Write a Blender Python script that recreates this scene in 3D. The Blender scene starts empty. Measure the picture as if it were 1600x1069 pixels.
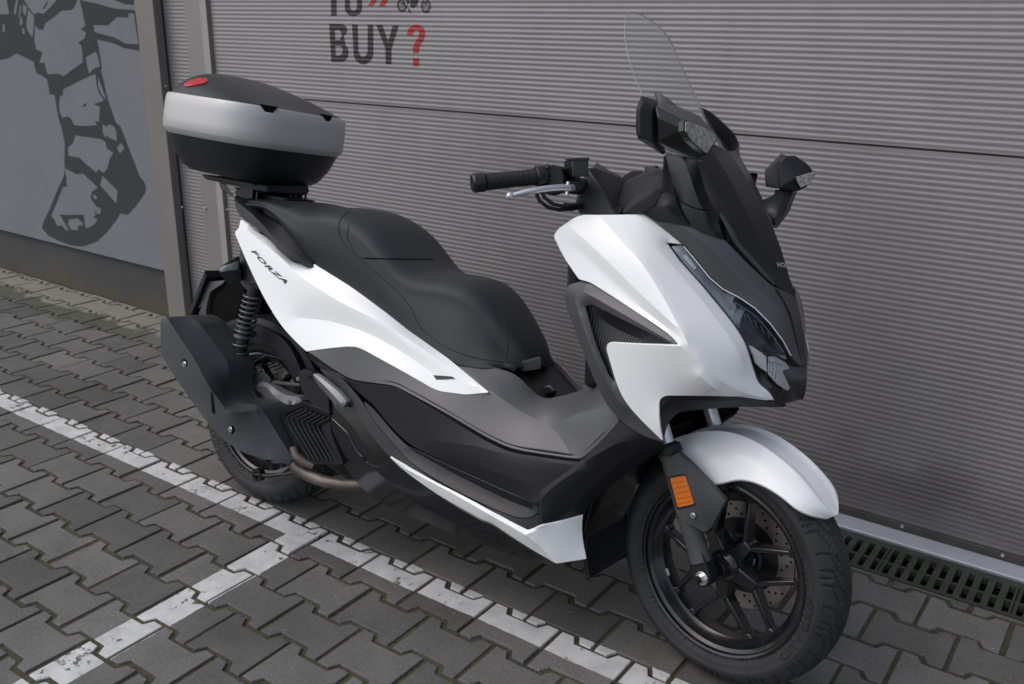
import bpy, bmesh, math, random
from mathutils import Vector, Matrix, geometry
import numpy as np
random.seed(7)
R = math.radians
scene = bpy.context.scene
COL = scene.collection

# ---------------------------------------------------------------- camera
YAW, PIT, ROL, FPX = 0.6134824, 0.32920912, 0.011450226, 1483.24
_f = Vector((-math.sin(YAW)*math.cos(PIT), math.cos(YAW)*math.cos(PIT), -math.sin(PIT)))
_r = Vector((math.cos(YAW), math.sin(YAW), 0))
_u = _r.cross(_f)
CR = _r*math.cos(ROL) + _u*math.sin(ROL)
CU = -_r*math.sin(ROL) + _u*math.cos(ROL)
CF = _f
CAM = Vector((0, 0, 1.425))
cd = bpy.data.cameras.new('camera'); cam = bpy.data.objects.new('camera', cd); COL.objects.link(cam)
cam.matrix_world = Matrix(((CR.x, CU.x, -CF.x, CAM.x), (CR.y, CU.y, -CF.y, CAM.y), (CR.z, CU.z, -CF.z, CAM.z), (0, 0, 0, 1)))
cd.sensor_width = 36; cd.lens = FPX/1600*36; cd.clip_start = .05; cd.clip_end = 500
cd.dof.use_dof = True; cd.dof.focus_distance = 2.15; cd.dof.aperture_fstop = 7.0
scene.camera = cam

# ---------------------------------------------------------------- sky, sun, exposure
SUN_AZ, SUN_EL = R(222), R(54)          # azimuth clockwise from +Y
w = bpy.data.worlds.new('World'); scene.world = w; w.use_nodes = True
nt = w.node_tree; bg = nt.nodes['Background']
sky = nt.nodes.new('ShaderNodeTexSky'); sky.sky_type = 'NISHITA'; sky.sun_disc = False
sky.sun_elevation = SUN_EL; sky.sun_rotation = SUN_AZ; sky.air_density = 1.0; sky.dust_density = 3.0; sky.ozone_density = 1.0
hs_ = nt.nodes.new('ShaderNodeHueSaturation'); hs_.inputs['Saturation'].default_value = .62   # thin cloud greys the blue
nt.links.new(sky.outputs[0], hs_.inputs['Color']); nt.links.new(hs_.outputs[0], bg.inputs[0]); bg.inputs[1].default_value = .15
sd = bpy.data.lights.new('sun', 'SUN'); sd.energy = .55; sd.angle = R(100); sd.color = (1, .97, .94)
so = bpy.data.objects.new('sun', sd); COL.objects.link(so)
_s = Vector((math.sin(SUN_AZ)*math.cos(SUN_EL), math.cos(SUN_AZ)*math.cos(SUN_EL), math.sin(SUN_EL)))
so.rotation_euler = _s.to_track_quat('Z', 'Y').to_euler(); so.location = _s*20
scene.view_settings.view_transform = 'Standard'; scene.view_settings.look = 'None'
scene.view_settings.gamma = 1; scene.view_settings.exposure = 0.2

# ---------------------------------------------------------------- helpers: pixels of the survey photo -> points
def wray(px, py):
    return CR*((px-800)/FPX) + CU*(-(py-534.5)/FPX) + CF
def on_wall(px, py, Y):
    d = wray(px, py); return CAM + d*(Y/d.y)

# ---------------------------------------------------------------- materials
def mat(name, col, rough=.5, metal=0, coat=0, var=0, vs=20, bump=0, bs=200, spec=.5, trans=0, ior=1.5, alpha=1, roughvar=0, dirt=None):
    m = bpy.data.materials.new(name); m.use_nodes = True
    n = m.node_tree.nodes; l = m.node_tree.links; b = n['Principled BSDF']
    b.inputs['Base Color'].default_value = (*col, 1); b.inputs['Roughness'].default_value = rough
    b.inputs['Metallic'].default_value = metal; b.inputs['Coat Weight'].default_value = coat
    b.inputs['Coat Roughness'].default_value = .05; b.inputs['Specular IOR Level'].default_value = spec
    b.inputs['IOR'].default_value = ior; b.inputs['Transmission Weight'].default_value = trans
    tc = n.new('ShaderNodeTexCoord')
    if var or roughvar:
        t = n.new('ShaderNodeTexNoise'); t.inputs['Scale'].default_value = vs; t.inputs['Detail'].default_value = 5
        l.new(tc.outputs['Object'], t.inputs['Vector'])
    if var:
        r = n.new('ShaderNodeMapRange'); r.inputs[1].default_value = .3; r.inputs[2].default_value = .7
        r.inputs[3].default_value = 1-var; r.inputs[4].default_value = 1+var
        l.new(t.outputs[0], r.inputs[0])
        mx = n.new('ShaderNodeVectorMath'); mx.operation = 'SCALE'; mx.inputs[0].default_value = col
        l.new(r.outputs[0], mx.inputs['Scale']); l.new(mx.outputs[0], b.inputs['Base Color'])
    if roughvar:
        r2 = n.new('ShaderNodeMapRange'); r2.inputs[1].default_value = .35; r2.inputs[2].default_value = .65
        r2.inputs[3].default_value = rough-roughvar; r2.inputs[4].default_value = rough+roughvar
        l.new(t.outputs[0], r2.inputs[0]); l.new(r2.outputs[0], b.inputs['Roughness'])
    if bump:
        t2 = n.new('ShaderNodeTexNoise'); t2.inputs['Scale'].default_value = bs; t2.inputs['Detail'].default_value = 3
        l.new(tc.outputs['Object'], t2.inputs['Vector'])
        bp = n.new('ShaderNodeBump'); bp.inputs['Strength'].default_value = bump; bp.inputs['Distance'].default_value = .002
        l.new(t2.outputs[0], bp.inputs['Height']); l.new(bp.outputs[0], b.inputs['Normal'])
    return m

def nd(m, t, **k):
    x = m.node_tree.nodes.new(t)
    for a, v in k.items(): setattr(x, a, v)
    return x
def mth(m, op, a, b=None, clamp=False):
    x = nd(m, 'ShaderNodeMath', operation=op, use_clamp=clamp)
    for i, v in enumerate((a, b)):
        if v is None: continue
        if isinstance(v, (int, float)): x.inputs[i].default_value = v
        else: m.node_tree.links.new(v, x.inputs[i])
    return x.outputs[0]
def noise(m, vec, scale, detail=4, rough=.5):
    x = nd(m, 'ShaderNodeTexNoise'); x.inputs['Scale'].default_value = scale; x.inputs['Detail'].default_value = detail
    x.inputs['Roughness'].default_value = rough; m.node_tree.links.new(vec, x.inputs['Vector']); return x.outputs[0]
def rng(m, v, a, b, c=0, d=1, sm=False):
    x = nd(m, 'ShaderNodeMapRange'); x.interpolation_type = 'SMOOTHSTEP' if sm else 'LINEAR'
    for i, q in enumerate((a, b, c, d)): x.inputs[i+1].default_value = q
    m.node_tree.links.new(v, x.inputs[0]); return x.outputs[0]
def mixc(m, f, a, b):
    x = nd(m, 'ShaderNodeMix', data_type='RGBA')
    L = m.node_tree.links
    if isinstance(f, (int, float)): x.inputs[0].default_value = f
    else: L.new(f, x.inputs[0])
    for i, v in ((6, a), (7, b)):
        if isinstance(v, tuple): x.inputs[i].default_value = (*v, 1)
        else: L.new(v, x.inputs[i])
    return x.outputs[2]

M = {}
# paving blocks with worn white paint lines
def make_paving():
    m = bpy.data.materials.new('concrete_block'); m.use_nodes = True; L = m.node_tree.links
    b = m.node_tree.nodes['Principled BSDF']
    tc = nd(m, 'ShaderNodeTexCoord').outputs['Object']
    sep = nd(m, 'ShaderNodeSeparateXYZ'); L.new(tc, sep.inputs[0]); X, Y = sep.outputs[0], sep.outputs[1]
    at = nd(m, 'ShaderNodeAttribute', attribute_name='bv').outputs['Fac']
    n1 = noise(m, tc, 9, 5, .6); n2 = noise(m, tc, 140, 4, .7); n3 = noise(m, tc, 2.2, 3)
    base = mixc(m, rng(m, n1, .3, .7), (.066, .064, .059), (.112, .108, .100))
    base = mixc(m, rng(m, n2, .35, .75), base, (.15, .148, .14))
    br = mth(m, 'ADD', rng(m, at, 0, 1, .68, 1.22), rng(m, n3, .3, .7, -.1, .12))
    sc = nd(m, 'ShaderNodeVectorMath', operation='SCALE'); L.new(base, sc.inputs[0]); L.new(br, sc.inputs['Scale'])
    base = sc.outputs[0]
    # dark pits and pale grit
    vp = nd(m, 'ShaderNodeTexVoronoi'); vp.inputs['Scale'].default_value = 85; L.new(tc, vp.inputs['Vector'])
    base = mixc(m, mth(m, 'MULTIPLY', rng(m, vp.outputs['Distance'], .16, .08), .55), base, (.03, .028, .025))
    vg = nd(m, 'ShaderNodeTexVoronoi'); vg.inputs['Scale'].default_value = 14; L.new(tc, vg.inputs['Vector'])
    base = mixc(m, rng(m, vg.outputs['Distance'], .04, .025), base, (.3, .29, .27))
    st = noise(m, tc, 1.3, 5, .62)
    base = mixc(m, mth(m, 'MULTIPLY', rng(m, st, .52, .68, sm=True), .38), base, (.040, .040, .038))
    dust = noise(m, tc, 5.5, 6, .7)
    base = mixc(m, mth(m, 'MULTIPLY', rng(m, dust, .55, .75), .45), base, (.135, .134, .128))
    # lichen and moss by the left wall
    left = rng(m, X, -2.9, -4.2, sm=True)
    edge = mth(m, 'ADD', Y, rng(m, noise(m, tc, 7, 4), .3, .7, -.06, .06))
    band1 = mth(m, 'MULTIPLY', rng(m, edge, 2.47, 2.5), left)
    band2 = mth(m, 'MULTIPLY', mth(m, 'MULTIPLY', rng(m, edge, 2.36, 2.38), rng(m, edge, 2.49, 2.47)), left)
    base = mixc(m, mth(m, 'MULTIPLY', band1, .85), base, (.23, .235, .18))
    base = mixc(m, mth(m, 'MULTIPLY', band2, .7), base, (.07, .075, .045))
    # paint
    wob = rng(m, noise(m, tc, 30, 3), .3, .7, -.0015, .0015)
    yw, xw = mth(m, 'ADD', Y, wob), mth(m, 'ADD', X, wob)
    l1 = mth(m, 'MULTIPLY', mth(m, 'GREATER_THAN', yw, 1.608), mth(m, 'LESS_THAN', yw, 1.701))
    l2 = mth(m, 'MULTIPLY', mth(m, 'MULTIPLY', mth(m, 'GREATER_THAN', xw, -1.926), mth(m, 'LESS_THAN', xw, -1.825)), mth(m, 'LESS_THAN', yw, 1.66))
    ln = mth(m, 'MAXIMUM', l1, l2)
    wear = noise(m, tc, 48, 7, .72); pat = noise(m, tc, 7, 3, .5)
    w1 = rng(m, mth(m, 'ADD', wear, rng(m, pat, .45, .8, -.09, .15)), .615, .59)
    l2w = rng(m, noise(m, tc, 19, 5, .6), .66, .64)
    wr = mth(m, 'MULTIPLY', w1, mth(m, 'MAXIMUM', l2w, l1))
    pm = mth(m, 'MULTIPLY', ln, mth(m, 'MINIMUM', wr, 1))
    pc = mixc(m, rng(m, noise(m, tc, 13, 5, .6), .35, .7), (.44, .44, .44), (.62, .62, .61))
    base = mixc(m, pm, base, pc)
    L.new(base, b.inputs['Base Color']); b.inputs['Roughness'].default_value = .72
    bp = nd(m, 'ShaderNodeBump'); bp.inputs['Strength'].default_value = .5; bp.inputs['Distance'].default_value = .0015
    L.new(mth(m, 'ADD', n2, mth(m, 'MULTIPLY', pm, .25)), bp.inputs['Height']); L.new(bp.outputs[0], b.inputs['Normal'])
    return m
M['paving'] = make_paving()

def make_soil():
    m = bpy.data.materials.new('mossy_joint_soil'); m.use_nodes = True; L = m.node_tree.links
    b = m.node_tree.nodes['Principled BSDF']; tc = nd(m, 'ShaderNodeTexCoord').outputs['Object']
    c = mixc(m, rng(m, noise(m, tc, 60, 6, .7), .35, .7), (.038, .031, .020), (.088, .070, .046))
    c = mixc(m, mth(m, 'MULTIPLY', rng(m, noise(m, tc, 3.5, 4, .6), .44, .58), rng(m, noise(m, tc, 90, 3), .4, .6)), c, (.075, .082, .025))
    L.new(c, b.inputs['Base Color']); b.inputs['Roughness'].default_value = .95
    bp = nd(m, 'ShaderNodeBump'); bp.inputs['Strength'].default_value = 1; bp.inputs['Distance'].default_value = .004
    L.new(noise(m, tc, 260, 4), bp.inputs['Height']); L.new(bp.outputs[0], b.inputs['Normal']); return m
M['soil'] = make_soil()
M['ground'] = mat('asphalt', (.06, .06, .058), .9, var=.2, vs=6, bump=.5, bs=120)

def make_render(name, c1, c2, moss=False):
    m = bpy.data.materials.new(name); m.use_nodes = True; L = m.node_tree.links
    b = m.node_tree.nodes['Principled BSDF']; tc = nd(m, 'ShaderNodeTexCoord').outputs['Object']
    c = mixc(m, rng(m, noise(m, tc, 3, 5, .65), .3, .7), c1, c2)
    if moss:
        sep = nd(m, 'ShaderNodeSeparateXYZ'); L.new(tc, sep.inputs[0])
        z = mth(m, 'ADD', sep.outputs[2], rng(m, noise(m, tc, 5, 5), .3, .7, -.07, .07))
        c = mixc(m, mth(m, 'MULTIPLY', rng(m, z, .12, .0, sm=True), .5), c, (.085, .085, .035))
    L.new(c, b.inputs['Base Color']); b.inputs['Roughness'].default_value = .9
    bp = nd(m, 'ShaderNodeBump'); bp.inputs['Strength'].default_value = .8; bp.inputs['Distance'].default_value = .002
    L.new(noise(m, tc, 320, 3, .6), bp.inputs['Height']); L.new(bp.outputs[0], b.inputs['Normal']); return m
M['plaster'] = make_render('grey_plaster', (.175, .178, .197), (.205, .208, .227))
M['plinth'] = make_render('dark_plinth_plaster', (.055, .054, .056), (.075, .072, .07), True)
M['mural'] = make_render('dark_mural_paint', (.033, .035, .038), (.045, .047, .05))
M['door'] = mat('door_metal', (.275, .262, .266), .38, metal=.32, var=.05, vs=2, roughvar=.04)
def door_wear_and_shade(m):
    L = m.node_tree.links; b = m.node_tree.nodes['Principled BSDF']; tc = nd(m, 'ShaderNodeTexCoord').outputs['Object']
    mp = nd(m, 'ShaderNodeMapping'); mp.inputs['Scale'].default_value = (9, 1, .7); L.new(tc, mp.inputs[0])
    st = noise(m, mp.outputs[0], 1.6, 6, .65); bl = noise(m, tc, 1.1, 4)
    src = b.inputs['Base Color'].links[0].from_socket
    c = mixc(m, mth(m, 'MULTIPLY', rng(m, st, .48, .72), .22), src, (.20, .185, .17))
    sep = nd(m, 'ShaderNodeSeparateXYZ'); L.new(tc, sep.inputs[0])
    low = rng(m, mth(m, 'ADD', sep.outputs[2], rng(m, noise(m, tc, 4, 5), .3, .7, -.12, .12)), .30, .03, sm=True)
    c = mixc(m, mth(m, 'MULTIPLY', low, .55), c, (.11, .10, .09))  # dark foot of the door: low dirt that also paints in shade
    L.new(c, b.inputs['Base Color'])
    bp = nd(m, 'ShaderNodeBump'); bp.inputs['Strength'].default_value = .35; bp.inputs['Distance'].default_value = .03
    L.new(bl, bp.inputs['Height']); L.new(bp.outputs[0], b.inputs['Normal'])
door_wear_and_shade(M['door'])
M['clad'] = mat('cladding_metal', (.27, .26, .255), .38, metal=.3, var=.05, vs=3)
M['trim'] = mat('beige_grey_trim', (.205, .188, .174), .42, var=.06, vs=4)
M['trimlight'] = mat('pale_trim', (.32, .30, .275), .42, var=.05, vs=4)
M['trimdark'] = mat('dark_trim_return', (.16, .147, .135), .5, var=.06, vs=4)
M['jointdark'] = mat('panel_joint', (.03, .025, .02), .6)
M['screw'] = mat('zinc_screw', (.62, .62, .6), .35, metal=.8)
M['textdark'] = mat('dark_lettering_vinyl', (.022, .016, .016), .4)
M['textred'] = mat('red_lettering_vinyl', (.33, .018, .016), .4)
M['icon_grey'] = mat('grey_icon_print', (.16, .155, .155), .45)
M['rubber'] = mat('door_seal_rubber', (.05, .045, .042), .7, var=.2, vs=15)
M['thresh'] = mat('threshold_metal', (.36, .385, .43), .45, metal=.2, var=.06, vs=10, bump=.1, bs=80)
M['grate'] = mat('mossy_grate', (.030, .034, .026), .75, var=.35, vs=12, bump=.6, bs=150)
M['pit'] = mat('channel_bottom', (.006, .006, .006), .9, spec=.1)

# ---------------------------------------------------------------- object helpers
def link_mesh(name, verts, faces, m, parent=None, smooth=False, mw=None):
    me = bpy.data.meshes.new(name); me.from_pydata([tuple(v) for v in verts], [], [tuple(f) for f in faces]); me.update()
    if m: me.materials.append(m)
    if smooth: me.polygons.foreach_set('use_smooth', [True]*len(me.polygons))
    o = bpy.data.objects.new(name, me); COL.objects.link(o)
    if parent: o.parent = parent
    if mw is not None: o.matrix_local = mw
    return o
def empty(name, loc=(0, 0, 0)):
    o = bpy.data.objects.new(name, None); COL.objects.link(o); o.location = loc; o.empty_display_size = .1; return o
def tag(o, label=None, cat=None, group=None, kind=None):
    for k, v in (('label', label), ('category', cat), ('group', group), ('kind', kind)):
        if v: o[k] = v
    return o
class MB:
    """collects simple shapes into one mesh"""
    def __init__(s): s.v = []; s.f = []
    def add(s, v, f): n = len(s.v); s.v += [tuple(q) for q in v]; s.f += [tuple(i+n for i in q) for q in f]
    def box(s, a, b):
        x0, y0, z0 = a; x1, y1, z1 = b
        s.add([(x0, y0, z0), (x1, y0, z0), (x1, y1, z0), (x0, y1, z0), (x0, y0, z1), (x1, y0, z1), (x1, y1, z1), (x0, y1, z1)],
              [(3, 2, 1, 0), (4, 5, 6, 7), (0, 1, 5, 4), (1, 2, 6, 5), (2, 3, 7, 6), (3, 0, 4, 7)])
    def prism(s, pts, axis, a, b, cap=True):
        """polygon pts (2D) extruded along axis 0/1/2 between a and b"""
        def P(q, t):
            r = list(q); r.insert(axis, t); return r
        n = len(pts); v = [P(q, a) for q in pts]+[P(q, b) for q in pts]
        f = [(i, (i+1) % n, (i+1) % n+n, i+n) for i in range(n)]
        if cap: f += [tuple(range(n))[::-1], tuple(range(n, 2*n))]
        s.add(v, f)
    def tube(s, pts, rad, seg=12, cap=True, up=None):
        pts = [Vector(p) for p in pts]; n = len(pts)
        if isinstance(rad, (int, float)): rad = [rad]*n
        T = [(pts[min(i+1, n-1)]-pts[max(i-1, 0)]).normalized() for i in range(n)]
        a = Vector((0, 0, 1)) if abs(T[0].z) < .9 else Vector((1, 0, 0))
        u = T[0].cross(a).normalized(); v = []
        for i in range(n):
            u = (u-T[i]*u.dot(T[i])).normalized(); wv = T[i].cross(u)
            for k in range(seg):
                an = 2*math.pi*k/seg; v.append(pts[i]+(u*math.cos(an)+wv*math.sin(an))*rad[i])
        f = []
        for i in range(n-1):
            for k in range(seg):
                a0 = i*seg+k; a1 = i*seg+(k+1) % seg; f.append((a0, a1, a1+seg, a0+seg))
        if cap: f += [tuple(range(seg))[::-1], tuple(range((n-1)*seg, n*seg))]
        s.add(v, f)
    def lathe(s, prof, c=(0, 0, 0), seg=48, axis=1, closed=False):
        """prof: list of (radius, along); revolved about axis through c"""
        n = len(prof); v = []
        for k in range(seg):
            an = 2*math.pi*k/seg; ca, sa = math.cos(an), math.sin(an)
            for r, t in prof:
                if axis == 1: q = (r*ca, t, r*sa)
                elif axis == 2: q = (r*ca, r*sa, t)
                else: q = (t, r*ca, r*sa)
                v.append((q[0]+c[0], q[1]+c[1], q[2]+c[2]))
        f = []
        m = n if closed else n-1
        for k in range(seg):
            for i in range(m):
                a0 = k*n+i; a1 = k*n+(i+1) % n; b0 = ((k+1) % seg)*n+i; b1 = ((k+1) % seg)*n+(i+1) % n
                f.append((a0, a1, b1, b0))
        s.add(v, f)
    def build(s, name, m, parent=None, smooth=False, bevel=0, mw=None, angle=40, seg=2):
        bm = bmesh.new(); vs = [bm.verts.new(q) for q in s.v]
        for q in s.f:
            try: bm.faces.new([vs[i] for i in q])
            except ValueError: pass
        bmesh.ops.remove_doubles(bm, verts=bm.verts, dist=1e-5)
        bmesh.ops.recalc_face_normals(bm, faces=bm.faces)
        me = bpy.data.meshes.new(name); bm.to_mesh(me); bm.free(); me.materials.append(m)
        o = bpy.data.objects.new(name, me); COL.objects.link(o)
        if parent: o.parent = parent
        if mw is not None: o.matrix_local = mw
        if smooth or bevel:
            me.polygons.foreach_set('use_smooth', [True]*len(me.polygons)); me.set_sharp_from_angle(angle=R(angle))
        if bevel:
            b = o.modifiers.new('b', 'BEVEL'); b.width = bevel; b.segments = seg; b.limit_method = 'ANGLE'; b.angle_limit = R(35)
            b.harden_normals = False
        return o

def chaikin_round(pts, r, k=4):
    """round the corners of a closed 2D/3D polygon; pts carry optional own radius as last element when flagged"""
    out = []; n = len(pts)
    for i in range(n):
        p0, p1, p2 = Vector(pts[i-1][0]), Vector(pts[i][0]), Vector(pts[(i+1) % n][0]); rr = pts[i][1] if pts[i][1] is not None else r
        a = min(rr, (p0-p1).length*.48); b = min(rr, (p2-p1).length*.48)
        if rr <= 0 or a < 1e-6 or b < 1e-6: out.append(p1); continue
        A = p1+(p0-p1).normalized()*a; B = p1+(p2-p1).normalized()*b
        for j in range(k+1):
            t = j/k; out.append(A*(1-t)**2+p1*2*t*(1-t)+B*t*t)
    return out

# ---------------------------------------------------------------- ground and paving
WY = 2.69
g = link_mesh('ground', [(-60, -60, -.035), (60, -60, -.035), (60, 60, -.035), (-60, 60, -.035)], [(0, 1, 2, 3)], M['ground'])
tag(g, kind='structure')
s = MB(); s.box((-9.5, -2.2, -.03), (4, 2.42, -.0058)); s.box((-9.5, 2.42, -.03), (-3.45, 2.75, -.0058))
tag(s.build('paving_joints', M['soil']), kind='structure')

def make_blocks():
    v, f, bv = [], [], []
    PX, PY, x0, y0 = .2, .14, -1.734, 1.393
    J = .0058
    for j in range(-25, 10):
        yb = y0+j*PY
        off = .1 if j % 2 else 0
        for i in range(-40, 30):
            xb = x0+off+i*PX
            # block: x from xb to xb+PX, low plateau at its ends
            xs = [0, .042, .056, .144, .158, .2]
            lo = [0, 0, .025, .025, 0, 0]; hi = [.025, .025, 0, 0, .025, .025]
            cx, cy = xb+.1, yb+.0825
            if cx < -9.3 or cx > 3.8 or cy < -2.1: continue
            top = 2.415 if cx > -3.5 else WY
            if cy-.06 > top: continue
            pts = [(xb+x, yb+l) for x, l in zip(xs, lo)]+[(xb+x, yb+PY+h) for x, h in zip(xs[::-1], hi[::-1])]
            # shrink by the joint and clip against wall or drain
            c = Vector((cx, cy)); n = len(pts); ins = []
            P2 = [Vector(q) for q in pts]
            jj = J*random.uniform(.75, 1.3)
            for k in range(n):
                e1 = (P2[k]-P2[k-1]).normalized(); e2 = (P2[(k+1) % n]-P2[k]).normalized()
                n1 = Vector((-e1.y, e1.x)); n2 = Vector((-e2.y, e2.x)); b = (n1+n2)
                b = b/(b.dot(n1)+1e-9) if b.length > 1e-6 else n1
                ins.append((b, P2[k]))
            dx, dy = random.uniform(-.0016, .0016), random.uniform(-.0016, .0016); ra = random.uniform(-.006, .006)
            z = random.uniform(-.0022, .0018); tx, ty = random.uniform(-.012, .012), random.uniform(-.014, .014)
            def ring(d, zz):
                out = []
                for b, q in ins:
                    w_ = q+b*(jj+d)-c; w_ = Vector((w_.x-w_.y*ra, w_.y+w_.x*ra)); yy = min(w_.y+c.y+dy, top)
                    out.append((w_.x+c.x+dx, yy, zz+z+w_.x*tx+w_.y*ty))
                return out
            base = len(v)
            rings = [ring(0, -.03), ring(0, -.0028), ring(.0007, -.0008), ring(.0022, 0)]
            for q in rings: v += q
            for r_ in range(3):
                for k in range(n):
                    a = base+r_*n+k; b2 = base+r_*n+(k+1) % n; f.append((a, b2, b2+n, a+n))
            t = base+3*n
            # top: x strips, robust for the concave outline
            for k in range(5): f.append((t+k, t+k+1, t+10-k, t+11-k))
            bv += [random.random()]*(4*n)
    o = link_mesh('paving', v, f, M['paving'])
    a = o.data.attributes.new('bv', 'FLOAT', 'POINT'); a.data.foreach_set('value', bv)
    tag(o, kind='structure'); return o
make_blocks()

# ---------------------------------------------------------------- drain channel and threshold
s = MB(); s.box((-3.45, 2.42, -.034), (2.2, 2.61, -.03))
tag(s.build('drain_channel', M['pit']), 'dark open drainage channel under the slotted grates', 'drain channel')
def grate():
    s = MB(); L_ = .3325; y0, y1 = 2.42, 2.605; zt, zb = -.001, -.022
    s.box((0, y0, zb), (L_, y0+.014, zt)); s.box((0, y1-.03, zb), (L_, y1, zt)); s.box((0, 2.492, zb), (L_, 2.501, zt-.0005))
    n = 10; pit = L_/n
    for i in range(n+1):
        a = max(0, i*pit-.0085); b = min(L_-.0025, i*pit+.0085)
        s.box((a, y0+.014, zb), (b, 2.492, zt)); s.box((a, 2.501, zb), (b, y1-.03, zt))
    s.box((0, y0-.006, zb), (L_, y0-.001, -.004))
    return s
gr0 = None
for k in range(-8, 3):
    x = -.145-.333+k*.333
    if gr0 is None: gr0 = o = grate().build('drain_grate', M['grate'])
    else: o = gr0.copy(); COL.objects.link(o)
    o.location = (x, 0, 0)
    lab = {-1: 'dark slotted drain grate section partly hidden by the front tyre', 0: 'complete dark slotted drain grate section right of the front tyre', 1: 'dark slotted drain grate section cut by the right edge of the photo'}.get(k, 'dark slotted drain grate section below the door away from the front tyre')
    tag(o, lab, 'drain grate', 'drain grate sections along the door threshold')
s = MB(); s.prism([(2.615, -.03), (2.615, .001), (2.619, .004), (2.705, .006), (2.705, -.03)], 0, -3.45, 3.2)
tag(s.build('door_threshold', M['thresh'], bevel=.001), 'pale blue grey metal threshold strip below the garage door', 'threshold')

# ---------------------------------------------------------------- rendered wall with mural
rw = empty('rendered_wall', (-4.7, WY, 0)); tag(rw, 'grey plastered wall with dark painted mural left of the beige pilaster', 'wall')
RW = Matrix.Translation((4.7, -WY, 0))
s = MB(); s.box((-11, WY, .238), (-3.97, WY+.25, 3.3)); s.build('plaster_face', M['plaster'], rw, mw=RW, bevel=.002)
s = MB(); s.box((-11, WY+.022, -.05), (-3.97, WY+.24, .236)); s.build('plinth', M['plinth'], rw, mw=RW)

# flat painted shapes traced on the wall plane
def poly_mesh(loops, y, order=None):
    """loops: list of outlines (px,py) -> thin painted areas on plane y; holes by even-odd"""
    vs, es, L = [], [], []
    for lp in loops:
        n0 = len(vs); q = [on_wall(a, b, y) for a, b in lp]
        vs += [Vector((p.x, p.z)) for p in q]; n = len(q); es += [(n0+i, n0+(i+1) % n) for i in range(n)]
        L.append([(p.x, p.z) for p in q])
    V, E_, F_, *_ = geometry.delaunay_2d_cdt(vs, es, [], 0, 1e-6)
    def inside(p):
        c = False
        for lp in L:
            n = len(lp)
            for i in range(n):
                (x1, y1), (x2, y2) = lp[i], lp[(i+1) % n]
                if (y1 > p[1]) != (y2 > p[1]) and p[0] < (x2-x1)*(p[1]-y1)/(y2-y1)+x1: c = not c
        return c
    fs = [t for t in F_ if inside((sum(V[i].x for i in t)/3, sum(V[i].y for i in t)/3))]
    return [(q.x, y, q.y) for q in V], fs
def c1(*p): return [(a/6.667, b/6.667) for a, b in p]
def c2(*p): return [(40+a/6.68, 120+b/6.68) for a, b in p]
def c3(*p): return [(40+a/6.68, 240+b/6.68) for a, b in p]
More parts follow.
